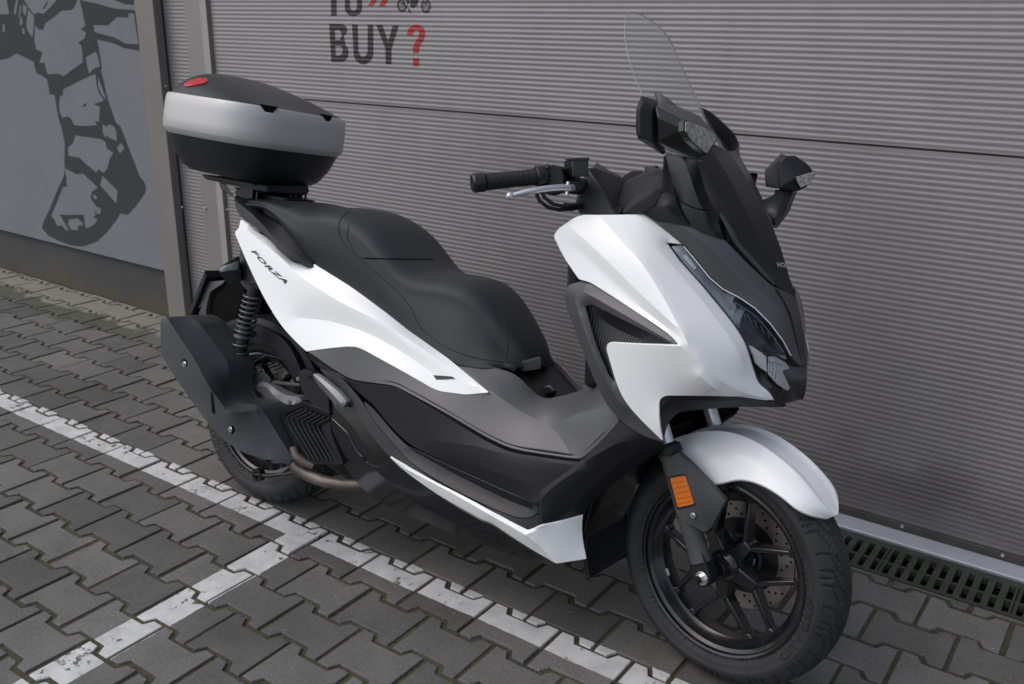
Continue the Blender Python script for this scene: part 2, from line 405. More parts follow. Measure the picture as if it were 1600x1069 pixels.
mural = [
 c1((-150,150),(85,148),(95,140),(50,-100),(835,-100),(835,0),(850,5),(1000,35),(1120,70),(1200,90),(1400,105),(1408,130),(1450,470),(1450,530),(1290,500),(1180,450),(1010,410),(1030,520),(1060,720),(1050,730))
 + c2((860,250),(880,300),(940,480),(990,520)) + c3((1190,240),(1235,290),(1258,370),(1240,420),(1150,550),(1065,640),(985,625),(950,690),(850,820),(740,920),(600,970),(480,960),(340,910),(240,860),(170,780),(185,720),(250,580),(330,380),(400,230),(410,150))
 + c2((405,900),(408,700),(380,560),(340,420),(300,190),(250,180),(240,110),(225,40)) + c1((490,830),(430,780),(385,770),(360,700),(350,640),(330,635),(170,555),(130,580),(90,605),(0,625),(-150,640)),
 c1((1190,0),(1300,45),(1395,50),(1390,-100),(1150,-100)),
 c1((250,-98),(250,0),(290,70),(350,150),(370,140),(400,130),(450,145),(520,80),(590,0),(600,-98)),
 c1((445,90),(490,15),(495,30),(460,95)),
 c1((370,270),(400,305),(450,310),(470,240),(540,190),(640,110),(740,105),(770,80),(800,0),(800,-98),(830,-98),(830,0),(860,130),(888,270),(840,305),(895,340),(880,400),(815,445),(845,470),(860,560),(860,650),(750,730),(660,795),(620,770),(560,770),(495,775),(475,720),(465,655),(405,655),(440,545),(375,515),(355,420),(363,250)),
 c1((290,100),(345,155),(356,200),(345,320),(336,395),(280,310),(270,240)),
 c1((140,120),(165,0),(185,0),(165,150),(145,150)), c1((190,180),(205,60),(225,60),(215,130),(200,185)), c1((235,130),(240,30),(280,80),(266,170)),
 c1((205,260),(205,190),(225,170),(235,240),(220,270)), c1((25,330),(25,250),(45,250),(52,335)), c1((232,350),(230,290),(250,290),(260,355)),
 c1((975,260),(1120,265),(1220,175),(1335,185),(1335,140),(1395,137),(1440,462),(1310,455),(1180,385),(1010,345),(980,330)),
 c1((890,595),(1000,535),(1020,600),(1040,690),(960,725),(930,775),(910,700)),
 c1((1020,800),(1035,840),(1110,1045),(1050,980),(1020,890)),
 c1((925,795),(995,770),(1005,880),(1035,980)) + c2((818,245),(790,262),(705,285),(775,310),(765,470),(720,460),(745,505),(600,515),(505,505),(470,430),(430,415),(385,430),(355,370),(345,300),(360,200),(385,195),(390,130)),
 c2((585,315),(610,285),(640,275),(620,305)),
 c2((800,490),(840,520),(865,495),(920,515),(945,570),(955,670),(870,640),(850,610),(835,640),(805,590)),
 c2((950,735),(1000,685),(1010,715),(1030,745),(990,800),(965,775)),
 c2((515,610),(780,650),(835,680),(845,745),(915,795),(880,850),(850,960),(810,1005),(760,965),(740,1000),(640,920),(560,845),(445,825),(440,740),(500,680)),
 c3((800,230),(960,390),(945,520),(775,330)),
 c3((415,155),(530,215),(600,210),(755,355),(690,400),(680,470),(745,560),(785,570),(780,630),(740,630),(720,580),(730,650),(695,660),(750,685),(720,740),(640,780),(620,770),(605,640),(400,640),(355,635),(450,800),(430,805),(370,745),(330,760),(300,690),(265,650),(320,520),(390,345),(435,345),(420,290),(430,260),(412,200)),
 c3((450,690),(540,675),(600,730),(595,750),(545,750),(545,800),(480,795),(440,740)),
 c3((705,430),(730,430),(750,470),(725,480),(705,455)),
]
V_, F_ = poly_mesh(mural, WY-.0008)
link_mesh('mural_painting', V_, F_, M['mural'], rw, mw=RW)

# ---------------------------------------------------------------- metal cladding, pilasters and garage door
PITCH, ZR = .0162, 1.482
def rib(z):
    t = ((z-ZR)/PITCH) % 1.0
    # flat outer land, sloped flanks, narrower groove
    return .00050*(max(-1, min(1, 1.5*math.sin(2*math.pi*t))))
def ribbed(name, x0, x1, z0, z1, Y, m, parent, mw, flat0=0, flat1=0):
    v, f = [], []; z = z0; zs = []
    if flat0: zs += [(z0, None), (z0+flat0, None)]
    k = math.ceil((z0+flat0-ZR)/PITCH*8); k1 = math.floor((z1-flat1-ZR)/PITCH*8)
    zs += [(ZR+i*PITCH/8, 1) for i in range(k, k1+1)]
    if flat1: zs += [(z1-flat1, None), (z1, None)]
    n = 24
    for zz, r in zs:
        for i in range(n+1): v.append((x0+(x1-x0)*i/n, Y+(rib(zz) if r else 0.0), zz))
    for i in range(len(zs)-1):
        for j in range(n): a = i*(n+1)+j; f.append((a, a+1, a+n+2, a+n+1))
    # returns at the panel ends
    b = len(v); v += [(x0, Y+.03, z0), (x1, Y+.03, z0), (x0, Y+.03, z1), (x1, Y+.03, z1)]
    f += [(0, b, b+1, n)] ; top = (len(zs)-1)*(n+1); f += [(top, top+n, b+3, b+2)]
    o = link_mesh(name, v, f, m, parent, True, mw); o.data.set_sharp_from_angle(angle=R(50)); return o
def px_x(px, py, Y): return on_wall(px, py, Y).x
wc = empty('metal_wall_cladding', (-3.7, WY, 0)); tag(wc, 'beige grey metal pilaster and cladding strips between mural wall and garage door', 'wall cladding')
CW = Matrix.Translation((3.7, -WY, 0))
FY = WY-.045
xa, xb = px_x(209.4, 0, FY), px_x(238, 0, FY); xc = px_x(251, 0, WY); xd = px_x(286, 0, WY-.004); xe = px_x(311, 0, WY-.006); xf = px_x(321, 0, WY-.014); xg = px_x(327, 0, WY)
s = MB(); s.box((xa, FY, 0), (xb, WY+.05, 3.3)); s.build('pilaster', M['trim'], wc, bevel=.002, mw=CW)
s = MB(); s.prism([(xb+.0005, FY+.001), (xc, WY-.001), (xc, WY+.05), (xb+.0005, WY+.05)], 2, 0, 3.3); s.build('pilaster_return', M['trimdark'], wc, mw=CW)
s = MB(); s.box((xc, WY-.006, 0), (xc+.006, WY+.02, 3.3)); s.build('edge_bead', M['jointdark'], wc, mw=CW)
ribbed('ribbed_strip', xc+.007, xd+.01, .01, 3.3, WY+.004, M['clad'], wc, CW)
s = MB(); s.prism([(xd, WY-.004), (xe, WY-.004), (xf, WY-.014), (xf, WY+.04), (xd, WY+.04)], 2, 0, 3.3); s.build('flat_trim', M['clad'], wc, mw=CW, bevel=.001)
s = MB(); s.prism([(xe+.001, WY-.007), (xf+.002, WY-.017), (xf+.002, WY-.01), (xe+.001, WY-.002)], 2, 0, 3.3); s.build('pale_trim', M['trimlight'], wc, mw=CW)
s = MB(); s.prism([(xf+.003, WY-.015), (xg, WY-.002), (xg, WY+.04), (xf+.003, WY+.04)], 2, 0, 3.3); s.build('door_jamb_trim', M['trimdark'], wc, mw=CW)
for a, b, yy in ((284,324,WY-.012),(320,326,WY-.01),(355,328,WY-.004),(258,135,FY+.02)):
    q = on_wall(a, b, yy); s = MB(); s.lathe([(0, -.004), (.004, -.0035), (.006, -.001), (.006, .004)], (q.x, q.y, q.z), 10); s.build('screw', M['screw'], wc, mw=CW, smooth=True)

gd = empty('garage_door', (-1.5, WY, 0)); tag(gd, 'light grey ribbed metal sectional garage door with lettering behind the scooter', 'garage door')
DW = Matrix.Translation((1.5, -WY, 0))
DX0, DX1 = xg+.002, 3.2
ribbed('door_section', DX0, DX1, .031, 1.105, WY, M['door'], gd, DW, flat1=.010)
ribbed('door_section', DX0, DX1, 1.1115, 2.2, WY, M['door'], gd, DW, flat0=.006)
s = MB(); s.box((DX0, WY+.006, 1.09), (DX1, WY+.012, 1.13)); s.build('section_joint', M['jointdark'], gd, mw=DW)
s = MB(); s.box((DX0, WY-.006, .0065), (DX1, WY+.03, .0305)); s.build('bottom_seal', M['rubber'], gd, mw=DW, bevel=.002)
for a, b in ((1410, 821), (1566, 872), (1254, 778)):
    q = on_wall(a, b, WY-.006); s = MB(); s.lathe([(0, -.005), (.004, -.0045), (.0055, -.001), (.0055, .004)], (q.x, q.y, .0225), 10); s.build('screw', M['screw'], gd, mw=DW, smooth=True)

def ribbed_sign(name, loops, m, parent=None, mw=None, lift=.0007, tr=lambda a, b: (480+a/7.273, b/7.273)):
    L = []; vs = []; es = []
    for lp in loops:
        q = [on_wall(*tr(a, b), WY) for a, b in lp]; q = [(p.x, p.z) for p in q]; L.append(q)
        n0 = len(vs); vs += [Vector(p) for p in q]; es += [(n0+i, n0+(i+1) % len(q)) for i in range(len(q))]
    x0 = min(p[0] for q in L for p in q)-.01; x1 = max(p[0] for q in L for p in q)+.01
    z0 = min(p[1] for q in L for p in q); z1 = max(p[1] for q in L for p in q)
    for i in range(math.floor((z0-ZR)/PITCH*8), math.ceil((z1-ZR)/PITCH*8)+1):
        z = ZR+i*PITCH/8; n0 = len(vs); vs += [Vector((x0, z)), Vector((x1, z))]; es.append((n0, n0+1))
    V, E2, F2, *_ = geometry.delaunay_2d_cdt(vs, es, [], 0, 1e-7)
    def inside(p):
        c = False
        for lp in L:
            n = len(lp)
            for i in range(n):
                (xx1, y1), (xx2, y2) = lp[i], lp[(i+1) % n]
                if (y1 > p[1]) != (y2 > p[1]) and p[0] < (xx2-xx1)*(p[1]-y1)/(y2-y1)+xx1: c = not c
        return c
    fs = [t for t in F2 if inside((sum(V[i].x for i in t)/len(t), sum(V[i].y for i in t)/len(t)))]
    used = sorted({i for t in fs for i in t}); mp = {a: i for i, a in enumerate(used)}
    return link_mesh(name, [(V[i].x, WY+rib(V[i].y)-lift, V[i].y) for i in used], [tuple(mp[i] for i in t) for t in fs], m, parent, True, mw)
def arc(cx, cy, rx, ry, a0, a1, n=12): return [(cx+rx*math.cos(R(a0+(a1-a0)*i/n)), cy+ry*math.sin(R(a0+(a1-a0)*i/n))) for i in range(n+1)]
B_ = [[(250,272)]+arc(375,345,80,73,-90,60)+arc(385,600,85,105,-50,90)+[(275,705)], [(315,340)]+arc(360,385,32,42,-90,90,8)+[(318,462)][::1], [(320,520)]+arc(365,575,38,58,-80,90,8)+[(325,635)]]
B_[1] = [(315,342)]+arc(355,400,38,56,-88,88,8)+[(318,458)]
U_ = [[(510,278),(575,278),(585,580)]+arc(638,590,52,58,180,0,10)+[(688,280),(750,282),(752,600)]+arc(640,600,112,130,0,180,14)+[(528,600)]]
Y_ = [[(785,284),(855,285),(920,475),(975,288),(1042,290),(957,560),(957,732),(893,730),(890,555)]]
O_ = [[(428,0)]+arc(526,95,98,90,180,0,14)[::1]+[(624,0)]+arc(524,-290,98,100,0,-180,14), [(488,0)]+arc(526,75,42,45,180,0,10)+[(566,0)]+arc(526,-290,40,40,0,-180,10)]
T_ = [[(272,180),(272,-340),(200,-340),(200,-390),(400,-390),(400,-340),(330,-340),(335,180)]]
U_ = [[(510,278),(575,278),(583,575)]+[(583+52-52*math.cos(R(t)), 575+70*math.sin(R(t))) for t in range(0,181,15)]+[(688,280),(750,282),(752,600)]+[(640+112*math.cos(R(t)), 600+132*math.sin(R(t))) for t in range(0,181,12)]]
O_ = [[(428,80)]+[(526-98*math.cos(R(t)), 90+96*math.sin(R(t))) for t in range(0,181,12)]+[(624,-290)]+[(526+98*math.cos(R(t)), -300-90*math.sin(R(t))) for t in range(0,181,12)],
      [(486,70)]+[(526-40*math.cos(R(t)), 75+48*math.sin(R(t))) for t in range(0,181,15)]+[(566,-290)]+[(526+40*math.cos(R(t)), -290-45*math.sin(R(t))) for t in range(0,181,15)]]
Q_ = [[(1130,395),(1145,340)]+[(1240-98*math.cos(R(t)), 365-85*math.sin(R(t))) for t in range(25,181,12)]+[(1340,400),(1325,450),(1290,510),(1275,545),(1270,605),(1203,605),(1205,540),(1225,480),(1260,430),(1272,390)]+[(1240+32*math.cos(R(t)), 375-35*math.sin(R(t))) for t in range(10,171,20)]+[(1195,412)],
      [(1203,660),(1272,662),(1272,755),(1205,752)]]
AR = [[(690,70),(750,70),(850,-110),(760,-290),(700,-290),(790,-110)], [(815,70),(880,72),(975,-110),(885,-290),(825,-290),(915,-110)]]
ribbed_sign('lettering', B_+U_+Y_+T_+O_, M['textdark'], gd, DW)
ribbed_sign('red_lettering', Q_+AR, M['textred'], gd, DW)
def ring_(cx, cy, rx, ry, ri): return [[(cx+rx*math.cos(R(t)), cy+ry*math.sin(R(t))) for t in range(0,360,15)], [(cx+rx*ri*math.cos(R(t)), cy+ry*ri*math.sin(R(t))) for t in range(0,360,15)]]
icon = ring_(1080, 60, 58, 78, .66)+ring_(1350, 70, 56, 80, .7)+[[(1175,80),(1170,20),(1190,-40),(1250,-60),(1265,10),(1240,75),(1200,90)], [(1070,50),(1110,-10),(1165,-20),(1160,40),(1100,70)]]
icon += [[(1060,-90),(1120,-130),(1200,-120),(1260,-160),(1320,-150),(1345,-60),(1360,60),(1345,65),(1320,-40),(1260,-80),(1180,-70),(1110,-60)], [(1150,100),(1165,95),(1170,130),(1190,150),(1185,158),(1150,130)]]
ribbed_sign('motorcycle_icon', icon, M['textdark'], gd, DW)
ribbed_sign('motorcycle_icon_rims', ring_(1080, 60, 30, 42, .5)+ring_(1350, 70, 34, 50, .5), M['icon_grey'], gd, DW)
# building roof edge above the door keeps the wall solid behind
s = MB(); s.box((-11, WY+.26, -.05), (3.4, WY+.6, 3.3)); tag(s.build('building_wall', M['plaster']), 'plain grey building wall standing behind the mural and the garage door', 'building')
# ================================================================ SCOOTER
# body frame: x forward from the rear hub, y to the left, z up; it leans on its side stand
def rotz(a): return Matrix.Rotation(a, 3, 'Z')
def rotx(a): return Matrix.Rotation(a, 3, 'X')
class Frame:
    def __init__(s, O, F): s.O = Vector(O); s.F = F; s.Ft = F.transposed()
    def U(s, px, py, y):
        """survey: the point of the photo ray that lies y to the left of the frame's middle plane"""
        d = s.Ft @ wray(px, py); c = s.Ft @ (CAM-s.O); t = (y-c.y)/d.y; return c+d*t
    def P(s, x, y, z):
        q = s.O+s.F@Vector((x, y, z))-CAM; return 800+FPX*q.dot(CR)/q.dot(CF), 534.5-FPX*q.dot(CU)/q.dot(CF)
LEAN, HEAD = R(11), R(1.5)
FB = rotz(HEAD) @ rotx(-LEAN)
RHUB = Vector((-2.137, 1.782, .270)); RR = .276
OB = RHUB - FB.col[2]*RR
BK = Frame(OB, FB)
# steering frame at the front hub, turned to the right about the raked steering axis
RAKE, STEER = R(26.5), R(-10.5)
ax_ = Vector((-math.sin(RAKE), 0, math.cos(RAKE)))
FS = FB @ Matrix.Rotation(STEER, 3, ax_)
FHUB = Vector((-.665, 1.806, .2735))
ST = Frame(FHUB, FS)
TILT = FB.inverted() @ FS        # steering frame seen from the body frame
SM = Matrix.Translation(FB.inverted() @ (FHUB-OB)) @ TILT.to_4x4()   # local matrix of steered parts under the scooter

bike = empty('motor_scooter', OB); bike.rotation_euler = FB.to_euler()
tag(bike, 'white and dark grey maxi scooter parked on its side stand before the ribbed garage door', 'motor scooter')

def to_b(fr, p):   # point of a frame -> body frame coordinates
    return FB.inverted() @ (fr.O + fr.F @ Vector(p) - OB)

# ---------------------------------------------------------------- scooter materials
M['white'] = mat('pearl_white_paint', (.87, .875, .88), .34, coat=.35, bump=.015, bs=900)
M['grey'] = mat('matt_grey_paint', (.088, .088, .094), .38, metal=.35, bump=.10, bs=1500, var=.05, vs=700)
M['plastic'] = mat('black_textured_plastic', (.010, .010, .011), .5, spec=.4, bump=.25, bs=1100)
M['plastic2'] = mat('dark_grey_textured_plastic', (.009, .009, .011), .42, spec=.33, bump=.3, bs=1100)
M['gloss'] = mat('gloss_black_plastic', (.006, .006, .008), .20, coat=.4)
M['satin'] = mat('satin_black_plastic', (.009, .009, .010), .30)
M['seat'] = mat('seat_vinyl', (.014, .016, .021), .54, bump=.35, bs=900, var=.08, vs=30)
M['seat2'] = mat('seat_side_vinyl', (.008, .008, .010), .62, bump=.3, bs=900)
M['tyre'] = mat('tyre_rubber', (.019, .019, .020), .66, var=.25, vs=14, bump=.15, bs=500)
M['tyre2'] = mat('tyre_sidewall_letters', (.009, .009, .010), .55)
M['tyre3'] = mat('tyre_raised_letters', (.055, .055, .056), .7)
M['rim'] = mat('black_rim_paint', (.009, .009, .010), .24, coat=.3)
M['alu'] = mat('cast_aluminium', (.30, .30, .31), .45, metal=.8, bump=.2, bs=500, var=.1)
M['silver'] = mat('silver_lever_paint', (.62, .63, .66), .32, metal=.8)
M['chrome'] = mat('chrome', (.85, .85, .86), .25, metal=.45, coat=1)
M['fendergrey'] = mat('grey_moulded_plastic', (.060, .060, .064), .5, bump=.3, bs=1100)
M['bolt'] = mat('bright_bolt', (.75, .75, .74), .22, metal=1)
M['disc'] = mat('brake_disc_steel', (.36, .33, .31), .33, metal=.9, var=.15, vs=30)
M['exh'] = mat('exhaust_cover_coating', (.036, .038, .043), .42, bump=.12, bs=700)
M['pipe'] = mat('heat_stained_pipe', (.15, .125, .11), .5, metal=.6, var=.3, vs=14)
M['spring'] = mat('spring_steel', (.10, .10, .11), .35, metal=.6)
M['orange'] = mat('orange_reflector', (.62, .15, .008), .22, bump=.6, bs=300, coat=.6)
M['screenedge'] = mat('polished_screen_edge', (.30, .31, .33), .25)
def clear(name, tint, ior, rough=.0, haze=0):
    m = bpy.data.materials.new(name); m.use_nodes = True; N = m.node_tree.nodes; L = m.node_tree.links; N.remove(N['Principled BSDF'])
    t = N.new('ShaderNodeBsdfTransparent'); t.inputs[0].default_value = (*tint, 1); g = N.new('ShaderNodeBsdfGlossy'); g.inputs['Roughness'].default_value = rough
    f = N.new('ShaderNodeFresnel'); f.inputs[0].default_value = ior; x = N.new('ShaderNodeMixShader')
    L.new(f.outputs[0], x.inputs[0]); L.new(t.outputs[0], x.inputs[1]); L.new(g.outputs[0], x.inputs[2]); 
    if haze:
        d = N.new('ShaderNodeBsdfDiffuse'); d.inputs[0].default_value = (.75, .78, .8, 1); y = N.new('ShaderNodeMixShader'); y.inputs[0].default_value = haze
        L.new(x.outputs[0], y.inputs[1]); L.new(d.outputs[0], y.inputs[2]); x = y
    L.new(x.outputs[0], N['Material Output'].inputs[0]); return m
M['lens2'] = mat('signal_lens', (.42, .41, .38), .12, metal=.6, coat=1, bump=1, bs=140, var=.5, vs=120)
M['vent'] = mat('ribbed_vent_plastic', (.013, .013, .014), .4)
def rib_bump(m, sc):
    L = m.node_tree.links; tc = nd(m, 'ShaderNodeTexCoord').outputs['Object']; wv = nd(m, 'ShaderNodeTexWave', wave_type='BANDS', bands_direction='X'); wv.inputs['Scale'].default_value = sc; L.new(tc, wv.inputs['Vector'])
    bp = nd(m, 'ShaderNodeBump'); bp.inputs['Strength'].default_value = .9; bp.inputs['Distance'].default_value = .0015; L.new(wv.outputs[1], bp.inputs['Height']); L.new(bp.outputs[0], m.node_tree.nodes['Principled BSDF'].inputs['Normal'])
rib_bump(M['vent'], 45)
M['floormat'] = mat('glossy_floor_mat', (.010, .011, .014), .34, spec=.35, bump=.25, bs=300)
M['lens'] = clear('clear_lens', (.96, .965, .97), 1.45, .0)
M['screen'] = clear('clear_screen', (.90, .91, .92), 1.45, .03, .06)
M['reflector'] = mat('lamp_reflector', (.92, .92, .91), .38, metal=.0, bump=.5, bs=25, coat=1)
M['lampgrey'] = mat('lamp_inner_grey', (.46, .50, .54), .35, metal=.3)
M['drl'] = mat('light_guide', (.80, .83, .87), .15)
M['redlens'] = mat('red_lamp_lens', (.55, .008, .008), .12, coat=.8, bump=.6, bs=120)
M['boxsilver'] = mat('silver_box_paint', (.50, .49, .485), .38, metal=.2, bump=.05, bs=900)
M['boxblack'] = mat('black_box_plastic', (.014, .015, .018), .36, bump=.35, bs=700)
M['decal'] = mat('dark_badge', (.01, .01, .012), .3)
M['decalsilver'] = mat('silver_badge', (.6, .6, .62), .3, metal=.5)

# ---------------------------------------------------------------- traced, curved body panels
def fillet(pts, r, k=5):
    out = []; n = len(pts)
    for i in range(n):
        p0, p1, p2 = (Vector(pts[j % n][:3]) for j in (i-1, i, i+1))
        rr = pts[i][3] if len(pts[i]) > 3 else r
        d0, d2 = (p0-p1).to_2d().length, (p2-p1).to_2d().length
        a, b = min(rr, d0*.48), min(rr, d2*.48)
        if rr <= 0 or a < .05 or b < .05: out.append(p1); continue
        A = p1+(p0-p1)*(a/d0); B = p1+(p2-p1)*(b/d2)
        kk = max(2, min(k, int((a+b)/2)))
        for j in range(kk+1):
            t = j/kk; out.append(A*(1-t)**2+p1*2*t*(1-t)+B*t*t)
    return out
def resample(pts, res, closed):
    out = []; n = len(pts)
    for i in range(n if closed else n-1):
        a, b = pts[i], pts[(i+1) % n]; L = (b-a).to_2d().length; m = max(1, math.ceil(L/res))
        for j in range(m): out.append(a+(b-a)*(j/m))
    if not closed: out.append(pts[-1])
    return out
def smoothline(pts, k=6):
    """Catmull-Rom through open polyline"""
    P = [Vector(p[:3]) for p in pts]
    if len(P) < 3: return P
    out = []
    for i in range(len(P)-1):
        p0 = P[i-1] if i else P[0]*2-P[1]; p1, p2 = P[i], P[i+1]; p3 = P[i+2] if i+2 < len(P) else P[-1]*2-P[-2]
        for j in range(k):
            t = j/k; out.append(.5*((2*p1)+(p2-p0)*t+(2*p0-5*p1+4*p2-p3)*t*t+(3*p1-p0-3*p2+p3)*t**3))
    out.append(P[-1]); return out

class Surf:
    def __init__(s, V, F, Y): s.V, s.F, s.Y = V, F, Y
    def y(s, px, py):
        A = s.V[s.F[:, 0]]; B = s.V[s.F[:, 1]]; C = s.V[s.F[:, 2]]; p = np.array([px, py])
        def cr(a, b): return a[..., 0]*b[..., 1]-a[..., 1]*b[..., 0]
        d = cr(B-A, C-A); w1 = cr(p-A, C-A)/d; w2 = cr(B-A, p-A)/d; w0 = 1-w1-w2
        m = np.minimum(np.minimum(w0, w1), w2); i = int(np.argmax(m))
        return float(w0[i]*s.Y[s.F[i, 0]]+w1[i]*s.Y[s.F[i, 1]]+w2[i]*s.Y[s.F[i, 2]])

def panel(name, out, feats=(), m=None, fr=None, th=.004, res=7, r=5, bulge=0, soft=2, parent=None, mirror=True, e=.0011, depth=None, mw=None, holes=(), sharp=None, sf=(), crisp=3.5):
    fr = fr or BK; parent = parent or bike
    ob = resample(fillet(out, r), res, True)
    ncr = len(feats); fs = [resample(smoothline(f), res, False) for f in list(feats)+list(sf)]
    hs = [resample(fillet(h, 2), res, True) for h in holes]
    pts, edges, segs, crf = [], [], [], []
    for lp, cl, cr0 in [(ob, True, 0)]+[(f, False, int(i < ncr)) for i, f in enumerate(fs)]+[(h, True, 0) for h in hs]:
        n0 = len(pts); pts += lp; n = len(lp)
        for i in range(n if cl else n-1): edges.append((n0+i, n0+(i+1) % n)); segs.append((lp[i], lp[(i+1) % n])); crf.append(cr0)
    SA = np.array([s_[0] for s_ in segs]); SB = np.array([s_[1] for s_ in segs]); D = SB[:, :2]-SA[:, :2]; DL = np.maximum((D**2).sum(1), 1e-9)
    def near(p):
        t = np.clip(((p-SA[:, :2])*D).sum(1)/DL, 0, 1); q = SA[:, :2]+D*t[:, None]; dd = ((q-p)**2).sum(1); i = int(np.argmin(dd))
        return math.sqrt(dd[i]), float(SA[i, 2]+(SB[i, 2]-SA[i, 2])*t[i])
    loopo = np.array([(p.x, p.y) for p in ob]); loophs = [np.array([(p.x, p.y) for p in h]) for h in hs]
    def ins1(L, p):
        x1, y1 = L[:, 0], L[:, 1]; x2, y2 = np.roll(x1, -1), np.roll(y1, -1)
        c = ((y1 > p[1]) != (y2 > p[1])); xi = (x2-x1)*(p[1]-y1)/np.where(y2 == y1, 1e-9, y2-y1)+x1
        return bool(np.sum(c & (p[0] < xi)) % 2)
    def inside(p): return ins1(loopo, p) and not any(ins1(h, p) for h in loophs)
    x0, y0 = loopo.min(0); x1, y1 = loopo.max(0)
    g_ = []; j = 0; yy = y0+res*.4
    while yy < y1:
        xx = x0+res*(.3 if j % 2 else .8)
        while xx < x1:
            p = np.array((xx, yy))
            if inside(p) and near(p)[0] > res*.55: g_.append(Vector((xx, yy)))
            xx += res
        yy += res*.866; j += 1
    vs = [Vector((p.x, p.y)) for p in pts]+g_
    V, E_, F_, *_ = geometry.delaunay_2d_cdt(vs, edges, [], 0, 1e-3)
    V = np.array([(p.x, p.y) for p in V])
    F_ = [t for t in F_ if inside(V[list(t)].mean(0))]
    used = sorted({i for t in F_ for i in t}); mp = {a: i for i, a in enumerate(used)}
    V = V[used]; F_ = np.array([[mp[i] for i in t] for t in F_]); n = len(V)
    Y = np.zeros(n); fix = np.zeros(n, bool); CRM = np.array(crf, bool)
    def oncr(p):
        if not CRM.any(): return False
        t = np.clip(((p-SA[CRM, :2])*D[CRM]).sum(1)/DL[CRM], 0, 1); q = SA[CRM, :2]+D[CRM]*t[:, None]; return bool((((q-p)**2).sum(1) < .004).any())
    for i in range(n):
        d, y = near(V[i])
        if d < .03: fix[i] = True; Y[i] = y
    ecount = {}
    for t in F_:
        for a, b in ((t[0], t[1]), (t[1], t[2]), (t[2], t[0])): ecount[(min(a, b), max(a, b))] = ecount.get((min(a, b), max(a, b)), 0)+1
    EE = np.array(list(ecount)); bnd = np.zeros(n, bool)
    for (a, b), c in ecount.items():
        if c == 1: bnd[a] = bnd[b] = True
    free = np.where(~fix)[0]; idx = -np.ones(n, int); idx[free] = np.arange(len(free))
    WT = {}
    for t in F_:
        for k in range(3):
            i, j, o = int(t[k]), int(t[(k+1) % 3]), int(t[(k+2) % 3])
            a, b = V[i]-V[o], V[j]-V[o]; cr_ = abs(a[0]*b[1]-a[1]*b[0]); w_ = float(a@b)/max(cr_, 1e-6)/2
            key = (min(i, j), max(i, j)); WT[key] = WT.get(key, 0)+w_
    for key in WT: WT[key] = min(max(WT[key], 1e-4), 20.)
    if len(free):
        A = np.zeros((len(free), len(free))); b_ = np.zeros(len(free)); one = np.full(len(free), 1.0)
        for (a, b), w_ in WT.items():
            for u, v in ((a, b), (b, a)):
                if idx[u] >= 0:
                    A[idx[u], idx[u]] += w_
                    if idx[v] >= 0: A[idx[u], idx[v]] -= w_
                    else: b_[idx[u]] += w_*Y[v]
        sol = np.linalg.solve(A, np.stack([b_, one], 1)); Y[free] = sol[:, 0]
        if bulge: Y[free] -= bulge*sol[:, 1]/sol[:, 1].max()
    if soft:
        EA = np.array(list(WT)); EW = np.array(list(WT.values())); dg = np.zeros(n)
        np.add.at(dg, EA[:, 0], EW); np.add.at(dg, EA[:, 1], EW); inn_ = ~bnd
        for _ in range(soft*2):
            ac = np.zeros(n); np.add.at(ac, EA[:, 0], EW*Y[EA[:, 1]]); np.add.at(ac, EA[:, 1], EW*Y[EA[:, 0]])
            Y = np.where(inn_, .5*Y+.5*ac/dg, Y)
    P = [fr.U(V[i, 0], V[i, 1], Y[i]) for i in range(n)]
    camp = fr.Ft @ (CAM-fr.O)
    t = F_[0]; nn = (P[t[1]]-P[t[0]]).cross(P[t[2]]-P[t[0]])
    # majority orientation towards the outside (photo side)
    s_ = sum(1 if (P[t[1]]-P[t[0]]).cross(P[t[2]]-P[t[0]]).dot(camp-P[t[0]]) > 0 else -1 for t in F_)
    faces = [tuple(int(i) for i in (t if s_ > 0 else t[::-1])) for t in F_]
    N = [Vector() for _ in range(n)]
    for t in faces:
        fn = (P[t[1]]-P[t[0]]).cross(P[t[2]]-P[t[0]])
        for i in t: N[i] += fn
    N = [q.normalized() for q in N]
    dirE = {}
    for t in faces:
        for a, b in ((t[0], t[1]), (t[1], t[2]), (t[2], t[0])): dirE[(a, b)] = 1
    be = [(a, b) for a, b in dirE if (b, a) not in dirE]
    outd = {i: Vector() for ab in be for i in ab}
    for a, b in be:
        o = (P[b]-P[a]).cross((N[a]+N[b])); o = o.normalized() if o.length else o
        outd[a] += o; outd[b] += o
    verts = list(P); i1, i2 = {}, {}
    for i, o in outd.items():
        o = o.normalized() if o.length else Vector()
        inn = -N[i]
        i1[i] = len(verts); verts.append(P[i]+o*e*.8+inn*e)
        i2[i] = len(verts); verts.append(P[i]+o*e*.8+(Vector((0, depth, 0)) if depth else inn*th)+inn*e)
    for a, b in be:
        faces.append((b, a, i1[a], i1[b])); faces.append((i1[b], i1[a], i2[a], i2[b]))
    res_ = []
    for side in ((1, -1) if mirror else (1,)):
        vv = [(p.x, p.y*side, p.z) for p in verts]; ff = faces if side == 1 else [f[::-1] for f in faces]
        o = link_mesh(name, vv, ff, m, parent, True, mw)
        o.data.set_sharp_from_angle(angle=R(sharp or 33))
        if ncr and crisp:
            cm = [fix[i] and oncr(V[i]) for i in range(n)]; fn_ = {}
            for pl in o.data.polygons:
                for ek in pl.edge_keys: fn_.setdefault(ek, []).append(pl.normal)
            at_ = o.data.attributes.get('sharp_edge') or o.data.attributes.new('sharp_edge', 'BOOLEAN', 'EDGE')
            for ed in o.data.edges:
                a, b2 = ed.vertices
                if a < n and b2 < n and cm[a] and cm[b2]:
                    ns = fn_.get(ed.key, [])
                    if len(ns) == 2 and oncr((V[a]+V[b2])/2) and ns[0].angle(ns[1], 0) > R(crisp): at_.data[ed.index].value = True
        res_.append(o)
